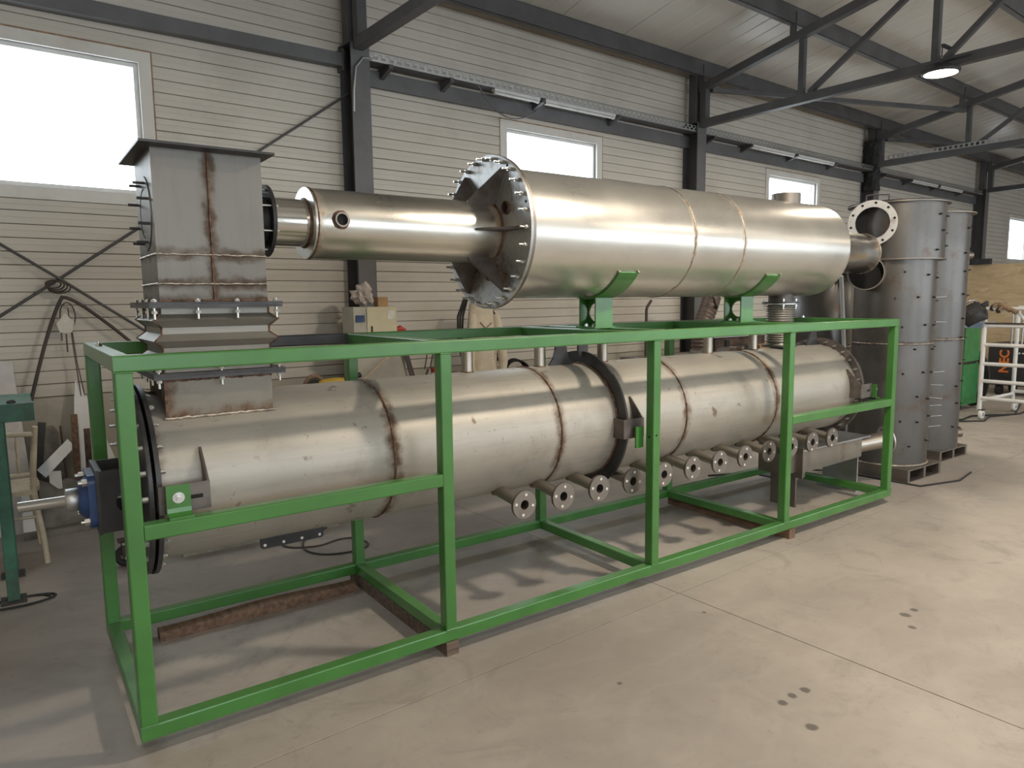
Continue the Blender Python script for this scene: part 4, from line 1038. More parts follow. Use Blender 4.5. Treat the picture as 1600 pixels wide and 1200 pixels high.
# ================================================================== LEFT FOREGROUND CORNER
# green work bench
wbn = thing('work_bench', 'worn green steel bench at the left edge of the picture', 'bench', (-0.7, 2.2, 0))
MB().bar((-1.30, 1.99, 1.06), (-0.195, 1.99, 1.06), 0.075, 0.10, 0.004).build('top_rail', 'dgreen', wbn)
MB().bar((-1.30, 2.45, 1.06), (-0.195, 2.45, 1.06), 0.075, 0.10, 0.004).build('top_rail', 'dgreen', wbn)
MB().box(-1.30, -0.2, 2.028, 2.412, 1.085, 1.108).build('deck_plate', 'dgreen', wbn)
for x in (-0.365, -1.2):
    for y in (1.99, 2.45):
        MB().bar((x, y, 0.012), (x, y, 1.01), 0.058, 0.058, 0.004).build('leg', 'dgreen', wbn)
        MB().box(x - .06, x + .06, y - .06, y + .06, 0, .012).build('foot_plate', 'darkplate', wbn)
MB().bar((-1.17, 1.99, 0.60), (-0.395, 1.99, 0.60), 0.04, 0.05, 0.004).build('stretcher', 'dgreen', wbn)
MB().lathe((-0.295, 1.99, 1.11), (0, 0, 1), [(0.0, 0.02), (0.006, 0.022), (0.012, 0.02), (0.02, 0.012), (0.022, 0)], 16).build('bolt_head', 'darkplate', wbn)
b = MB(); b.path([(-0.34 + .14 * math.cos(a) * (1 + .2 * (a / 6)), 1.93 + .07 * math.sin(a), .008) for a in [q * .35 for q in range(28)]], 0.006, 6)
solo('power_cord', b, 'rubber', 'black cord coiled on the floor at the bench foot', 'cord')
# wooden chair, back turned to the camera
cr = thing('wooden_chair', 'cream painted wooden chair with spindle back beside the green bench', 'chair', (-0.38, 2.78, 0))
def stile(x, sgn):
    return [(x + sgn * .012, 2.57, 0.0), (x - sgn * .0, 2.615, 0.18), (x - sgn * .022, 2.645, 0.36), (x - sgn * .028, 2.65, 0.46), (x - sgn * .022, 2.64, 0.60), (x - sgn * .005, 2.615, 0.76), (x + sgn * .008, 2.59, 0.885)]
for x, sg in ((-0.195, 1), (-0.56, -1)):
    MB().path(stile(x, sg), [.017, .018, .019, .020, .019, .017, .016], 12).build('back_post', 'chair', cr)
    MB().path([(x - sg * .04, 3.01, 0.44), (x - sg * .02, 3.02, .2), (x - sg * .01, 3.04, 0.0)], [.019, .017, .012], 12).build('front_leg', 'chair', cr)
    MB().path([(x - sg * .02, 2.64, .24), (x - sg * .03, 3.01, .24)], .010, 10).build('side_stretcher', 'chair', cr)
MB().path([(-0.20, 2.602, 0.835), (-0.38, 2.59, 0.85), (-0.56, 2.602, 0.835)], .016, 12).build('top_rail', 'chair', cr)
MB().path([(-0.21, 2.643, 0.575), (-0.55, 2.643, 0.575)], .014, 12).build('lower_rail', 'chair', cr)
MB().path([(-0.21, 2.63, 0.30), (-0.55, 2.63, 0.30)], .010, 10).build('back_stretcher', 'chair', cr)
for x in (-0.29, -0.38, -0.47):
    pts = [(x, 2.600 + .043 * (1 - s_), 0.58 + .25 * s_) for s_ in [q / 12 for q in range(13)]]
    MB().path(pts, [.007, .007, .010, .012, .011, .009, .0085, .009, .011, .012, .010, .007, .007], 10).build('spindle', 'chair', cr)
b = MB(); sp = [(-0.215, 2.63), (-0.55, 2.63), (-0.575, 2.8), (-0.57, 3.0), (-0.54, 3.04), (-0.22, 3.04), (-0.19, 3.0), (-0.185, 2.8)]
b.prism([(x, y, 0.445) for x, y in sp], (0, 0, .03)); b.build('seat', 'chair', cr)
# leaning boards and offcuts by the wall (polygons in x,z; leaned on the wall side)
def lean(name, poly, y0, y1, th, mat, label, cat='board'):
    zs = [p[1] for p in poly]; z0, z1 = min(zs), max(zs)
    b = MB(); q = [(x, y0 + (y1 - y0) * (z - z0) / (z1 - z0), z) for x, z in poly]
    b.prism(q, (0, th, 0)); solo(name, b, mat, label, cat)
lean('leaning_board', [(-0.62, 0.0), (-0.205, 0.0), (-0.27, 1.23), (-0.52, 1.27)], 3.38, 3.62, .025, 'whitewash', 'large whitewashed board leaning on the wall behind the chair')
lean('leaning_board', [(-0.30, 0.0), (-0.165, 0.0), (-0.205, 0.30), (-0.29, 0.30)], 3.22, 3.30, .02, 'white', 'low white panel standing behind the chair legs')
lean('steel_sheet', [(0.03, 0.0), (0.50, 0.0), (0.34, 0.43), (0.17, 0.98), (0.12, 1.06), (0.10, 0.9)], 3.52, 3.74, .006, 'galv', 'tall grey steel sheet with slanted edge leaning on the wall', 'sheet')
lean('timber_post', [(0.035, 0.0), (0.08, 0.0), (0.10, 0.82), (0.06, 0.82)], 3.36, 3.48, .04, 'timber2', 'brown square timber post standing beside the grey steel sheet', 'post')
lean('timber_post', [(0.12, 0.0), (0.165, 0.0), (0.175, 0.70), (0.135, 0.70)], 3.40, 3.50, .03, 'rust', 'shorter rusty brown post right of the timber post', 'post')
lean('steel_bar', [(-0.25, 0.0), (-0.21, 0.0), (-0.10, 0.775), (-0.15, 0.785)], 3.34, 3.50, .02, 'dark', 'short black flat bar leaning above the scrap pile', 'bar')
lean('aluminium_offcut', [(-0.185, 0.46), (-0.135, 0.40), (0.042, 0.575), (0.045, 0.62), (0.02, 0.655)], 3.33, 3.40, .008, 'galv', 'bright aluminium strip with cut corner lying diagonally on the scrap', 'offcut')
lean('aluminium_offcut', [(-0.115, 0.44), (-0.04, 0.435), (-0.04, 0.31), (-0.065, 0.31), (-0.115, 0.36)], 3.31, 3.34, .006, 'white', 'small white cornered metal offcut below the diagonal strip', 'offcut')
solo('steel_rod', MB().path([(-0.005, 3.36, 0.25), (-0.015, 3.46, 0.75)], .007, 8), 'rust', 'thin rusty rod standing in the scrap pile', 'rod')
lean('scrap_plate', [(-0.20, 0.0), (0.10, 0.0), (0.09, 0.33), (0.0, 0.37), (-0.10, 0.34), (-0.18, 0.38)], 3.28, 3.36, .03, 'scrap', 'dirty grey scrap plate stack at the foot of the wall', 'plate')
lean('scrap_plate', [(-0.18, 0.0), (0.0, 0.0), (0.0, 0.64), (-0.05, 0.72), (-0.17, 0.70)], 3.58, 3.70, .03, 'scrap', 'wide grey plate leaning behind the diagonal aluminium strip', 'plate')
solo('floor_angle', MB().box(-0.30, 0.50, 3.18, 3.24, 0.0, 0.045), 'scrap', 'long low steel angle on the floor before the scrap pile', 'bar')
# pallet and caster behind the drum
pl = thing('wooden_pallet', 'grey wooden pallet on the floor behind the left end of the drum', 'pallet', (0.9, 2.5, 0))
for k in range(3):
    for j in range(3): MB().box(0.54 + k * .46, 0.685 + k * .46, 2.15 + j * .35, 2.25 + j * .35, .022, .10).build('block', 'pallet', pl)
for j in range(3): MB().box(0.54, 1.605, 2.15 + j * .35, 2.25 + j * .35, 0, .022).build('bottom_board', 'pallet', pl)
for k in range(7): MB().box(0.52 + k * .158, 0.65 + k * .158, 2.13, 2.97, .10, .122).build('deck_board', 'pallet', pl)
cs = thing('caster_wheel', 'rusty caster wheel behind the left end of the frame', 'wheel', (0.24, 2.22, 0))
MB().lathe((0.22, 2.22, .065), (0, 1, 0), [(-.022, .03), (-.024, .05), (-.018, .064), (.018, .064), (.024, .05), (.022, .03)], 28).build('tyre', 'rubber', cs)
MB().cyl((0.22, 2.19, .065), (0.22, 2.25, .065), .018, n=16).build('hub', 'rust', cs)
b = MB(); b.box(0.20, 0.24, 2.185, 2.192, .05, .16); b.box(0.20, 0.24, 2.248, 2.255, .05, .16); b.box(0.18, 0.26, 2.18, 2.26, .16, .172); b.build('fork', 'rust', cs)
pts = [(1.13, 2.02), (1.14, 1.92), (1.21, 1.85), (1.33, 1.81), (1.48, 1.85), (1.58, 1.81), (1.61, 1.67), (1.56, 1.59), (1.44, 1.57), (1.3, 1.62), (1.23, 1.73), (1.23, 1.85), (1.30, 2.0), (1.5, 2.15), (1.8, 2.25), (2.1, 2.2)]
sm = []
for i in range(len(pts) - 1):
    p0 = Vector(pts[max(0, i - 1)]); p1 = Vector(pts[i]); p2 = Vector(pts[i + 1]); p3 = Vector(pts[min(len(pts) - 1, i + 2)])
    for k in range(6):
        u = k / 6; sm.append(0.5 * ((2 * p1) + (p2 - p0) * u + (2 * p0 - 5 * p1 + 4 * p2 - p3) * u * u + (3 * p1 - p0 - 3 * p2 + p3) * u ** 3))
solo('floor_cable', MB().path([(p.x, p.y, .007) for p in sm], .006, 6), 'hose', 'thin dark cable looping on the floor behind the drum', 'cable')

# ================================================================== THINGS ALONG THE BACK WALL
def table(name, label, x0, x1, y0, y1, z, mat):
    t = thing(name, label, 'table', ((x0 + x1) / 2, (y0 + y1) / 2, 0))
    MB().box(x0, x1, y0, y1, z - .035, z).build('table_top', mat, t)
    for x in (x0 + .05, x1 - .05):
        for y in (y0 + .05, y1 - .05): MB().bar((x, y, 0), (x, y, z - .035), .05, .05, .004).build('leg', 'steelgrey', t)
    MB().bar((x0 + .075, y1 - .05, .3), (x1 - .075, y1 - .05, .3), .04, .04, .004).build('stretcher', 'steelgrey', t)
    return t
table('work_table', 'long work table behind the left half of the drum', 1.55, 4.6, 2.95, 3.50, 0.89, 'scrap')
table('work_table', 'cluttered work table behind the right half of the drum', 5.7, 8.75, 2.85, 3.45, 0.95, 'scrap')
# angle grinder
ag = thing('angle_grinder', 'yellow and black power tool lying on the left work table', 'power tool', (1.95, 3.1, 0.86))
rg = []
for k in range(13):
    a = math.radians(200 - 170 * k / 12); rg.append((1.80 + .085 * math.cos(a), 3.1, 0.895 + .095 * math.sin(a)))
MB().path(rg, [.012] + [.018] * 11 + [.012], 8).build('guard_strap', 'leather', ag)
MB().cyl((1.80, 3.09, .90), (1.80, 3.13, .90), .065, n=24).build('disc', 'dark', ag)
MB().path([(1.84, 3.1, .915), (1.92, 3.1, .925), (1.98, 3.1, .93), (2.06, 3.1, .93)], [.034, .038, .036, .03], 14).build('motor_body', 'yellow', ag)
MB().path([(2.06, 3.1, .93), (2.14, 3.1, .955), (2.22, 3.1, .975)], [.026, .020, .024], 12).build('handle', 'dark', ag)
for k, (x, r, h, m, lab) in enumerate(((2.24, .075, .018, 'dark', 'lowest black grinding disc of the pile by the rear green post'), (2.25, .065, .018, 'rust', 'middle black grinding disc of the pile by the rear green post'), (2.24, .085, .015, 'dark', 'topmost black grinding disc of the pile by the rear green post'))):
    z0 = .86 + sum((.018, .018, .015)[:k]); 
    solo('grinding_disc', MB().tube((x + .12, 3.1, z0), (x + .12, 3.1, z0 + h), r, .012, 28), m, lab, 'disc', 'grinding discs')
def can(x, y, z, r, h, mat, label, name='tin_can', lid='galv', band=None):
    t = thing(name, label, 'can', (x, y, z))
    MB().lathe((x, y, z), (0, 0, 1), [(0, 0), (0, r), (.004, r * 1.03), (.008, r), (h - .008, r), (h - .004, r * 1.03), (h, r)], 28).build('body', mat, t)
    MB().lathe((x, y, z), (0, 0, 1), [(h - .003, r * .97), (h - .004, 0)], 28).build('lid', lid, t)
    if band: MB().lathe((x, y, z), (0, 0, 1), [(h * .35, r + .0008), (h * .65, r + .0008)], 28).build('label_band', band, t)
    return t
can(3.03, 3.2, .86, .046, .115, 'red', 'red tin can on the left work table', band='paper')
can(2.90, 3.15, .86, .055, .045, 'white', 'low white tin on the left work table beside the red can', 'paint_tin')
b = MB(); b.prism([(3.08, 3.22, .895), (3.28, 3.22, .86), (3.30, 3.22, .92), (3.10, 3.22, .935)], (0, .05, 0)); solo('wood_block', b, 'timber2', 'dark wooden block lying tilted right of the red can', 'block')
b = MB(); b.box(3.07, 3.24, 3.16, 3.21, .86, .885); solo('wood_block', b, 'card', 'flat tan wooden block in front of the tilted dark block', 'block')
b = MB()
for (dx, dz, r) in ((0, .30, .05), (.06, .33, .06), (.13, .28, .045)):
    b.path([(3.02 + dx + r * math.sin(u) * .7, 3.40, .90 + dz * math.sin(u / 2) + .05) for u in [q * .35 for q in range(10)]], .006, 6)
b.path([(3.02, 3.40, .86), (3.06, 3.40, .95)], .01, 6)
solo('wire_bundle', b, 'hose', 'bundle of dark wires standing up behind the red can', 'wire')
solo('red_box', MB().box(4.20, 4.42, 3.2, 3.34, .86, .895).add([(4.22, 3.19, .87)], []), 'red', 'flat red box on the left work table behind the drum', 'box')
lean('steel_sheet', [(2.24, .86), (2.76, .86), (2.72, 1.33), (2.3, 1.33)], 3.26, 3.282, .004, 'plinth', 'pale grey sheet leaning behind the left work table', 'sheet')
solo('steel_angle', MB().bar((2.80, 3.21, .865), (2.69, 3.24, 1.30), .05, .012, .002), 'hose', 'dark flat steel bar leaning against the pale grey sheet', 'bar')
solo('wooden_stick', MB().path([(2.22, 3.18, .872), (2.72, 3.22, 1.24)], .011, 8), 'paletimber', 'thin pale stick slanting in front of the pale grey sheet', 'stick')
# electrical cabinet on the column with rag and carton on top
cb = thing('control_cabinet', 'cream metal control cabinet in front of the duct column', 'cabinet', (2.52, 3.4, 0.89))
MB().box(2.26, 2.68, 3.30, 3.56, 0.91, 1.595).build('body', 'plinth', cb)
dd = MB().box(2.385, 2.68, 3.288, 3.30, 1.15, 1.59).build('door', 'cabinet', cb)
MB().box(2.42, 2.435, 3.28, 3.288, 1.36, 1.42).build('latch', 'dark', dd)
MB().box(2.59, 2.665, 3.286, 3.288, 1.48, 1.56).build('label_sheet', 'paper', dd)
MB().box(2.28, 2.36, 3.285, 3.30, 1.46, 1.52).build('side_socket', 'blue', cb)
MB().box(2.28, 2.50, 3.31, 3.5, 0.89, 0.91).build('foot', 'dark', cb)
b = MB(); b.box(2.23, 2.36, 3.27, 3.285, 1.325, 1.36); solo('red_valve', b, 'red', 'red fitting at the left foot of the cream cabinet', 'fitting')
b = MB(); b.path([(2.685, 3.36, 1.36), (2.74, 3.34, 1.39), (2.79, 3.33, 1.37)], [.028, .03, .012], 10); solo('red_valve', b, 'red', 'red fitting right of the cream cabinet', 'fitting')
def crumple(name, c, r, mat, label, cat, sq_=(1, 1, 1), seed=1):
    rnd = random.Random(seed); bm = bmesh.new(); bmesh.ops.create_icosphere(bm, subdivisions=3, radius=1)
    for v in bm.verts:
        n = v.co.normalized(); k = .75 + .28 * math.sin(5.3 * n.x + 3 * n.z + seed) * math.cos(4.1 * n.y - 2.2 * n.x) + .14 * math.sin(13 * n.z + 9 * n.x) + rnd.uniform(-.03, .03)
        v.co = Vector((c[0] + n.x * r * sq_[0] * k, c[1] + n.y * r * sq_[1] * k, c[2] + n.z * r * sq_[2] * k))
    me = bpy.data.meshes.new(name); bm.to_mesh(me); bm.free(); me.materials.append(M[mat]); o = bpy.data.objects.new(name, me); COL.objects.link(o)
    return tag(o, label, cat)
crumple('crumpled_rag', (2.40, 3.40, 1.705), 0.125, 'rag', 'crumpled stained rag heaped on top of the cream cabinet', 'rag', (.95, .8, 1.0), 3)
b = MB(); b.box(2.53, 2.63, 3.36, 3.46, 1.5955, 1.68); t = thing('carton', 'small brown cardboard box on top of the cream cabinet', 'box', (2.58, 3.41, 1.5955)); b.build('body', 'card', t); MB().box(2.53, 2.63, 3.36, 3.41, 1.6803, 1.6825).build('flap', 'card', t); MB().box(2.53, 2.63, 3.412, 3.46, 1.6803, 1.6825).build('flap', 'card', t)
# canvas coverall hanging on the wall with cables beside it
b = MB(); rg = []
for k in range(17):
    s_ = k / 16; z = 1.64 - .73 * s_; hw = .115 + .03 * s_ + .075 * max(0, s_ - .25) + (.03 * math.sin(s_ * 6)); ring = []
    n = 30
    for q in range(n):
        a = 2 * PI * q / n; fold = 1 + .16 * math.sin(6 * a + 1.2 * s_) * s_
        ring.append(Vector((3.70 + .02 * s_ + hw * math.cos(a) * (1 + .05 * math.sin(3 * a)), 3.42 + .075 * math.sin(a) * fold, z)))
    rg.append(ring)
cvr = thing('canvas_coverall', 'beige canvas work jacket hanging below the bolted vessel flange', 'jacket', (3.72, 3.42, 0.78))
MB().loft(rg, True, True).build('body', 'cloth', cvr)
for sx, xx in ((-1, 3.585), (1, 3.86)):
    MB().path([(xx + sx * .0, 3.40, 1.50), (xx + sx * .035, 3.37, 1.28), (xx + sx * .07, 3.36, 1.02), (xx + sx * .05, 3.35, 0.88)], [.045, .05, .05, .042], 12).build('sleeve', 'cloth', cvr)
b = MB(); b.path([(3.64, 3.345, 1.42), (3.70, 3.335, 1.36), (3.78, 3.345, 1.41)], .006, 6); b.build('collar_seam', 'leather', cvr)
for k in range(3):
    solo('hanging_hose', MB().path([(3.60 - .02 * k, 3.52, 1.66), (3.53 - .03 * k, 3.50, 1.48), (3.50 - .022 * k, 3.48, 1.2), (3.53, 3.46, .9)], .011, 8), 'rubber', ('inner', 'middle', 'outer')[k] + ' black hose hanging left of the canvas jacket', 'hose', 'hoses left of the jacket')
for k in range(2):
    solo('hanging_hose', MB().path([(3.82, 3.55, 1.66), (3.92 + .02 * k, 3.53, 1.5), (3.98 + .015 * k, 3.51, 1.3), (3.95, 3.49, 1.0)], .014, 8), 'rubber', ('inner', 'outer')[k] + ' black hose hanging right of the canvas jacket', 'hose', 'hoses right of the jacket')
b = MB()
for k in range(4): b.path([(4.12 + (.15 - .012 * k) * math.cos(a), 3.36 + .02 * k, .87 + .012 * k + (.12 - .01 * k) * abs(math.sin(a / 1)) * (.5 + .5 * math.sin(a / 2))) for a in [q * PI / 12 for q in range(25)]], .012, 8)
solo('coiled_cable', b, 'rubber', 'coil of black cable on the work table right of the jacket', 'cable')
solo('bent_rod', MB().path([(5.88, 3.2, 0.90), (5.885, 3.2, 1.46), (5.90, 3.2, 1.50), (5.965, 3.2, 1.57)], .017, 10), 'hose', 'upright brown pipe with a bent tip on the right work table', 'pipe')
b = MB(); ph = thing('flexible_duct', 'brown ribbed flexible duct hanging beside the vessel column', 'duct', (6.95, 3.2, 0.9))
pts = [(7.17, 3.25, 1.95), (7.10, 3.22, 1.62), (7.0, 3.2, 1.45), (6.90, 3.2, 1.28), (6.86, 3.2, 1.12), (6.86, 3.2, .92)]
dense = []
for i in range(len(pts) - 1):
    for k in range(12): dense.append(Vector(pts[i]).lerp(Vector(pts[i + 1]), k / 12))
MB().path(dense, [(.115 if i % 3 else .098) for i in range(len(dense))], 16).build('ribbed_hose', 'hub', ph)
MB().path([(7.0, 3.1, 1.75), (6.93, 3.08, 1.62), (6.96, 3.06, 1.52), (7.02, 3.08, 1.46)], .014, 8).build('wire_hook', 'dark', ph)
MB().tube((6.86, 3.2, .90), (6.86, 3.2, .94), .125, .09, 24).build('collar', 'galv', ph)
can(6.80, 3.0, .90, .035, .20, 'lblue', 'light blue spray bottle on the right work table', 'spray_bottle', 'white', 'paper')
t = thing('white_cup', 'small white cup on the right work table by the blue bottle', 'cup', (6.70, 2.95, .90))
MB().lathe((6.70, 2.95, .90), (0, 0, 1), [(0, 0), (0, .03), (.07, .042), (.07, .038), (.01, .028)], 24).build('bowl', 'white', t)
MB().path([(6.70, 2.95, .92), (6.69, 2.95, 1.03)], .008, 8).build('stirrer', 'white', t)
for k, (x, z, rot, m, lab) in enumerate(((7.25, .93, .35, 'rust', 'rusty brown flat bar nearest on the right work table'), (7.35, .97, .2, 'leather', 'tan slanted strap lying on the right work table'), (7.6, 1.0, -.15, 'dark', 'black steel profile on the right work table'), (8.1, .96, .1, 'card', 'tan carton piece at the right end of the work table'))):
    h_ = .03 if k < 2 else .06
    b = MB(); b.bar((x - .18, 3.0 + .04 * k, .90 + h_ / 2 + (.05 if k == 1 else 0) + .06 * max(0, -rot)), (x + .2, 3.05 + .04 * k, .90 + h_ / 2 + .12 * abs(rot)), .08, h_, .004); solo('scrap_piece', b, m, lab, 'scrap')
table_box = thing('machine_bed', 'dark rusty machine bed standing on the right work table', 'machine', (7.7, 3.25, .90))
MB().box(7.15, 8.2, 3.2, 3.4, .90, 1.08).build('bed', 'rust', table_box); MB().box(7.1, 8.0, 3.18, 3.42, 1.08, 1.10).build('rail_plate', 'galv', table_box)
solo('leaning_pole', MB().path([(7.16, 1.38, 0.0), (6.74, 1.30, 1.85)], .02, 10), 'white', 'white pole leaning beside the hidden tall cylinder', 'pole')
tk = thing('gas_tank', 'dark rounded tank behind the right end of the drum', 'tank', (6.35, 2.4, 0))
MB().lathe((6.35, 2.4, 0), (0, 0, 1), [(0.0, .16), (0.9, .17), (1.0, .15), (1.08, .09), (1.1, 0)], 32).build('body', 'gusset', tk)
MB().cyl((6.35, 2.4, 1.09), (6.35, 2.4, 1.17), .03, n=16).build('neck', 'dark', tk)

for _o in list(COL.objects):
    if _o.parent is None and _o.get('label'):
        _l = _o['label']
        if _o.name.split('.')[0] in ('angle_grinder', 'grinding_disc', 'tin_can', 'paint_tin', 'wood_block', 'red_box', 'steel_angle', 'wooden_stick', 'coiled_cable', 'wire_bundle') or _l.startswith('pale grey sheet leaning behind'):
            _o.location.z += 0.03            # left table top is at 0.89
        elif _o.name.split('.')[0] in ('bent_rod', 'flexible_duct', 'spray_bottle', 'white_cup', 'scrap_piece', 'machine_bed'):
            _o.location.z += 0.05            # right table top is at 0.95

# ================================================================== RIGHT BACKGROUND
ob = thing('strand_board_screen', 'tan strand board screen standing at the right end of the hall', 'screen', (14.2, 1.9, 0))
for k in range(4):
    y1 = 3.20 - k * 1.25
    MB().box(14.2, 14.218, y1 - 1.247, y1, 0.02, 2.19).build('board', 'osb', ob)
for y in (3.15, 1.95, 0.7, -0.5, -1.75): MB().bar((14.25, y, 0), (14.25, y, 2.15), .05, .06, .003).build('stud', 'paletimber', ob)
MB().box(14.1, 14.2, 2.75, 3.05, 2.191, 2.29).build('shelf_block', 'dark', ob)
wm_ = thing('welding_machine', 'black welding machine with orange lettering before the strand board', 'machine', (13.3, 1.85, 0))
MB().box(13.0, 13.75, 1.45, 2.26, 0.16, 0.85).build('body', 'machine', wm_)
MB().box(12.985, 13.0, 1.50, 2.06, 0.30, 0.80).build('front_panel', 'machine', wm_)
MB().box(12.982, 12.985, 1.55, 1.74, 0.68, 0.74).build('orange_label', 'orange', wm_)
for y in (1.55, 2.10):
    MB().cyl((13.08, y - .04, .08), (13.08, y + .04, .08), .08, n=24).build('wheel', 'rubber', wm_); MB().cyl((13.65, y - .04, .08), (13.65, y + .04, .08), .08, n=24).build('wheel', 'rubber', wm_)
fc = bpy.data.curves.new('lettering', 'FONT'); fc.body = 'NEC'; fc.size = 0.19; fc.extrude = 0.002; fc.align_x = 'LEFT'; fc.space_character = 1.0; fc.offset = 0.006
to = bpy.data.objects.new('lettering_tmp', fc); COL.objects.link(to)
dg = bpy.context.evaluated_depsgraph_get(); me = bpy.data.meshes.new_from_object(to.evaluated_get(dg)); bpy.data.objects.remove(to)
me.materials.clear(); me.materials.append(M['orange'])
lt = bpy.data.objects.new('lettering', me); COL.objects.link(lt); lt.parent = wm_
# text runs upwards on the face that looks to -X: local x -> +z, local y -> +y (left in view)
lt.matrix_local = Matrix(((0, 0, -1, 12.980 - 13.3), (0, 1, 0, 1.955 - 1.85), (1, 0, 0, 0.37), (0, 0, 0, 1)))
for k in range(3):
    MB().cyl((12.984, 1.86 - .05 * k, .70), (12.975, 1.86 - .05 * k, .70), .014, n=14).build('knob', 'paper', wm_)
gm = thing('green_machine', 'green upright welding unit behind the second tall cylinder', 'machine', (10.9, 1.94, 0))
MB().box(10.7, 11.2, 1.70, 2.18, 0.70, 1.27).build('upper_case', 'mgreen', gm); MB().box(10.7, 11.2, 1.70, 2.18, 0.08, 0.66).build('lower_case', 'mgreen', gm)
MB().box(10.72, 11.18, 1.72, 2.16, 0.66, 0.70).build('gap_strip', 'dark', gm); MB().box(10.694, 10.70, 1.73, 1.82, .42, .52).build('socket', 'dark', gm)
for y in (1.76, 2.10): MB().cyl((10.78, y - .02, .04), (10.78, y + .02, .04), .04, n=16).build('wheel', 'rubber', gm)
b = MB()
for k in range(5): b.path([(11.3, 1.80 + (.12 + .02 * k) * math.cos(a), .425 + (.30 + .025 * k) * math.sin(a)) for a in [q * PI / 12 for q in range(25)]], .022, 8)
solo('hose_coil', b, 'rubber', 'large black hose coil between the green unit and the cart', 'hose')
ct = thing('rail_cart', 'white tubular rail cart on casters at the right edge', 'cart', (10.6, 0.6, 0))
for (x, y) in ((10.17, 1.265), (10.17, -0.3), (11.25, 1.265), (11.25, -0.3)):
    MB().path([(x, y, 0.12), (x, y, 1.44)], .027, 12).build('post', 'white', ct)
    w_ = MB().lathe((x, y - .03, .068), (0, 1, 0), [(-.02, .02), (-.022, .055), (-.016, .066), (.016, .066), (.022, .055), (.02, .02)], 28).build('caster', 'white', ct)
    MB().cyl((x, y - .056, .068), (x, y - .004, .068), .022, n=14).build('caster_hub', 'galv', w_)
    MB().box(x - .035, x + .035, y - .06, y, .12, .135).build('caster_plate', 'darkplate', ct)
for z in (1.462, 1.242, 0.992, 0.741, 0.514, 0.286):
    MB().path([(10.17, 1.265, z), (10.17, -0.3, z)], .024, 12).build('rail', 'white', ct)
for z in (1.462, 0.286): MB().path([(11.25, 1.265, z), (11.25, -0.3, z)], .024, 12).build('rail', 'white', ct)
for y in (1.265, -0.3): MB().path([(10.17, y, .25), (11.25, y, .25)], .022, 12).build('side_rail', 'white', ct)
MB().path([(10.20, 0.92, 1.44), (10.4, 0.70, 1.05)], .018, 10).build('diagonal_stay', 'white', ct)
for y in (1.10, 0.98): MB().path([(10.6, y, 0.95), (10.6, y, 1.40)], .012, 8).build('upright_rod', 'galv', ct)
MB().path([(10.14, 1.25, 1.275), (10.14, -0.3, 1.275)], .010, 8).build('dark_bar', 'rust', ct)
solo('blue_sheet', MB().box(10.35, 10.685, 1.32, 1.75, 1.20, 1.275), 'sheetblue', 'pale blue flat case beside the rail cart top', 'case')
solo('case_stand', MB().bar((10.5, 1.70, 0.0), (10.5, 1.70, 1.198), .05, .05, .004), 'steelgrey', 'dark stand carrying the pale blue case', 'stand')
hm = thing('welding_helmet', 'black welding helmet hooked over the corner of the rail cart', 'helmet', (10.14, 1.36, 1.30))
rg = []
for k in range(11):
    s_ = k / 10; z = 1.285 + .27 * s_; w_ = .05 + .085 * math.sin(PI * (.18 + .72 * s_)); dpt = .12 * math.sin(PI * (.2 + .7 * s_)) + .02
    rg.append([Vector((10.13 - dpt * math.sin(a), 1.40 + (w_ + .02) * math.cos(a) - .02 * s_, z)) for a in [PI * q / 16 - .25 * 0 for q in range(17)]])
b = MB(); n = 17; vs_ = [p for r in rg for p in r]; b.add(vs_, [(j * n + i, j * n + i + 1, (j + 1) * n + i + 1, (j + 1) * n + i) for j in range(10) for i in range(16)], True)
sh = b.build('shell', 'machine', hm); mo = sh.modifiers.new('thickness', 'SOLIDIFY'); mo.thickness = .006
MB().box(9.985, 10.0, 1.34, 1.44, 1.40, 1.47).build('visor', 'dark', sh)
MB().path([(10.12, 1.30, 1.54), (10.05, 1.31, 1.575), (10.02, 1.36, 1.585), (10.06, 1.43, 1.575), (10.12, 1.46, 1.54)], .012, 8).build('headband', 'galv', hm)
MB().path([(10.09, 1.27, 1.47), (10.12, 1.21, 1.475), (10.15, 1.19, 1.495)], [.03, .035, .02], 10).build('ratchet_band', 'machine', hm)
hm.location.y -= 0.06; hm.rotation_euler = (-0.5, 0.15, 0.35)
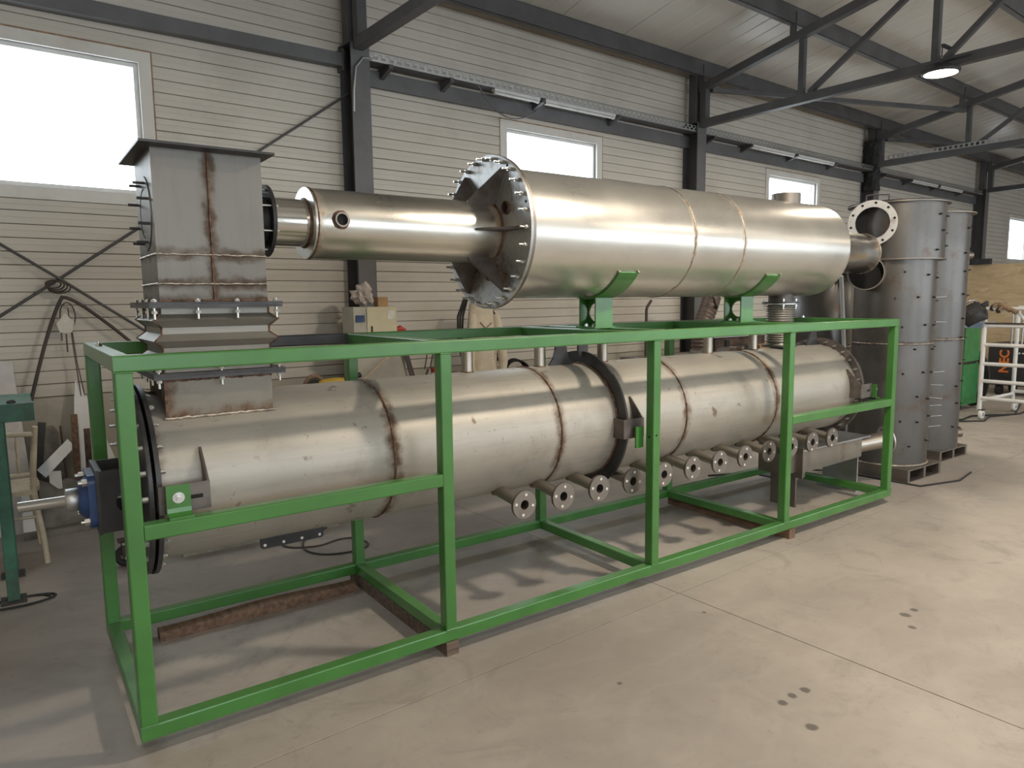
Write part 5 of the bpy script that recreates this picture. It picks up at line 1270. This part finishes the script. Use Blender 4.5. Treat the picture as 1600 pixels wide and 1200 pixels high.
def glove(label, y, z, flip):
    g = thing('work_glove', label, 'glove', (10.15, y, z), 'gloves on the cart rail')
    s_ = -1
    MB().path([(10.125, y, z), (10.11, y - .06, z - .03), (10.10, y - .13, z - .07)], [.022, .026, .034], 12).build('cuff', 'leather', g)
    MB().path([(10.13, y + .01, z + .005), (10.14, y + .05, z + .005), (10.15, y + .085, z - .005)], [.022, .028, .026], 12).build('palm', 'leather', g)
    for k in range(4):
        MB().path([(10.12 + .018 * k, y + .085, z - .005 - .002 * k), (10.115 + .02 * k, y + .105, z - .045), (10.115 + .02 * k, y + .10 - .006 * k, z - .085 + .008 * abs(k - 1.5))], [.012, .0115, .009], 8).build('finger', 'rubber', g)
    MB().path([(10.105, y + .03, z), (10.085, y + .055, z - .02), (10.08, y + .07, z - .04)], [.013, .012, .009], 8).build('thumb', 'leather', g)
glove('brown leather work glove with dark fingers draped over the cart rail', 1.085, 1.515, 1)
glove('second brown leather glove lying lower right on the cart rail', 1.015, 1.485, -1)
b = MB(); pts = [(9.6, 1.5), (9.9, 1.35), (10.3, 1.4), (10.9, 1.1), (11.6, 1.3), (12.3, 1.5), (12.9, 1.3), (13.4, 1.1)]
b.path([(x, y, .012) for x, y in pts], .012, 6); b.path([(x + .1, y - .12 + .1 * math.sin(x * 3), .012) for x, y in pts], .010, 6)
solo('floor_cable', b, 'rubber', 'black cables trailing on the floor behind the rail cart', 'cable')
solo('floor_cable', MB().path([(4.9, 1.45, .008), (5.3, 1.30, .008), (5.75, 1.10, .008), (5.98, 0.85, .008), (6.0, .5, .008), (6.03, 0.1, .008), (6.5, -.02, .008), (6.9, .05, .008)], .008, 6), 'rubber', 'black cable on the floor around the steel pallet', 'cable')
bp = thing('base_plate', 'black drilled steel base plate on the floor left of the lidded cylinder', 'plate', (5.55, 1.05, 0))
MB().box(5.3, 5.75, 0.98, 1.0, 0.0, 0.16).build('upright', 'dark', bp); MB().box(5.3, 5.75, 1.0, 1.25, 0.0, 0.012).build('sole', 'dark', bp)
for x in (5.36, 5.7): MB().cyl((x, .979, .05), (x, .978, .05), .012, n=12).build('hole', 'paper', bp)
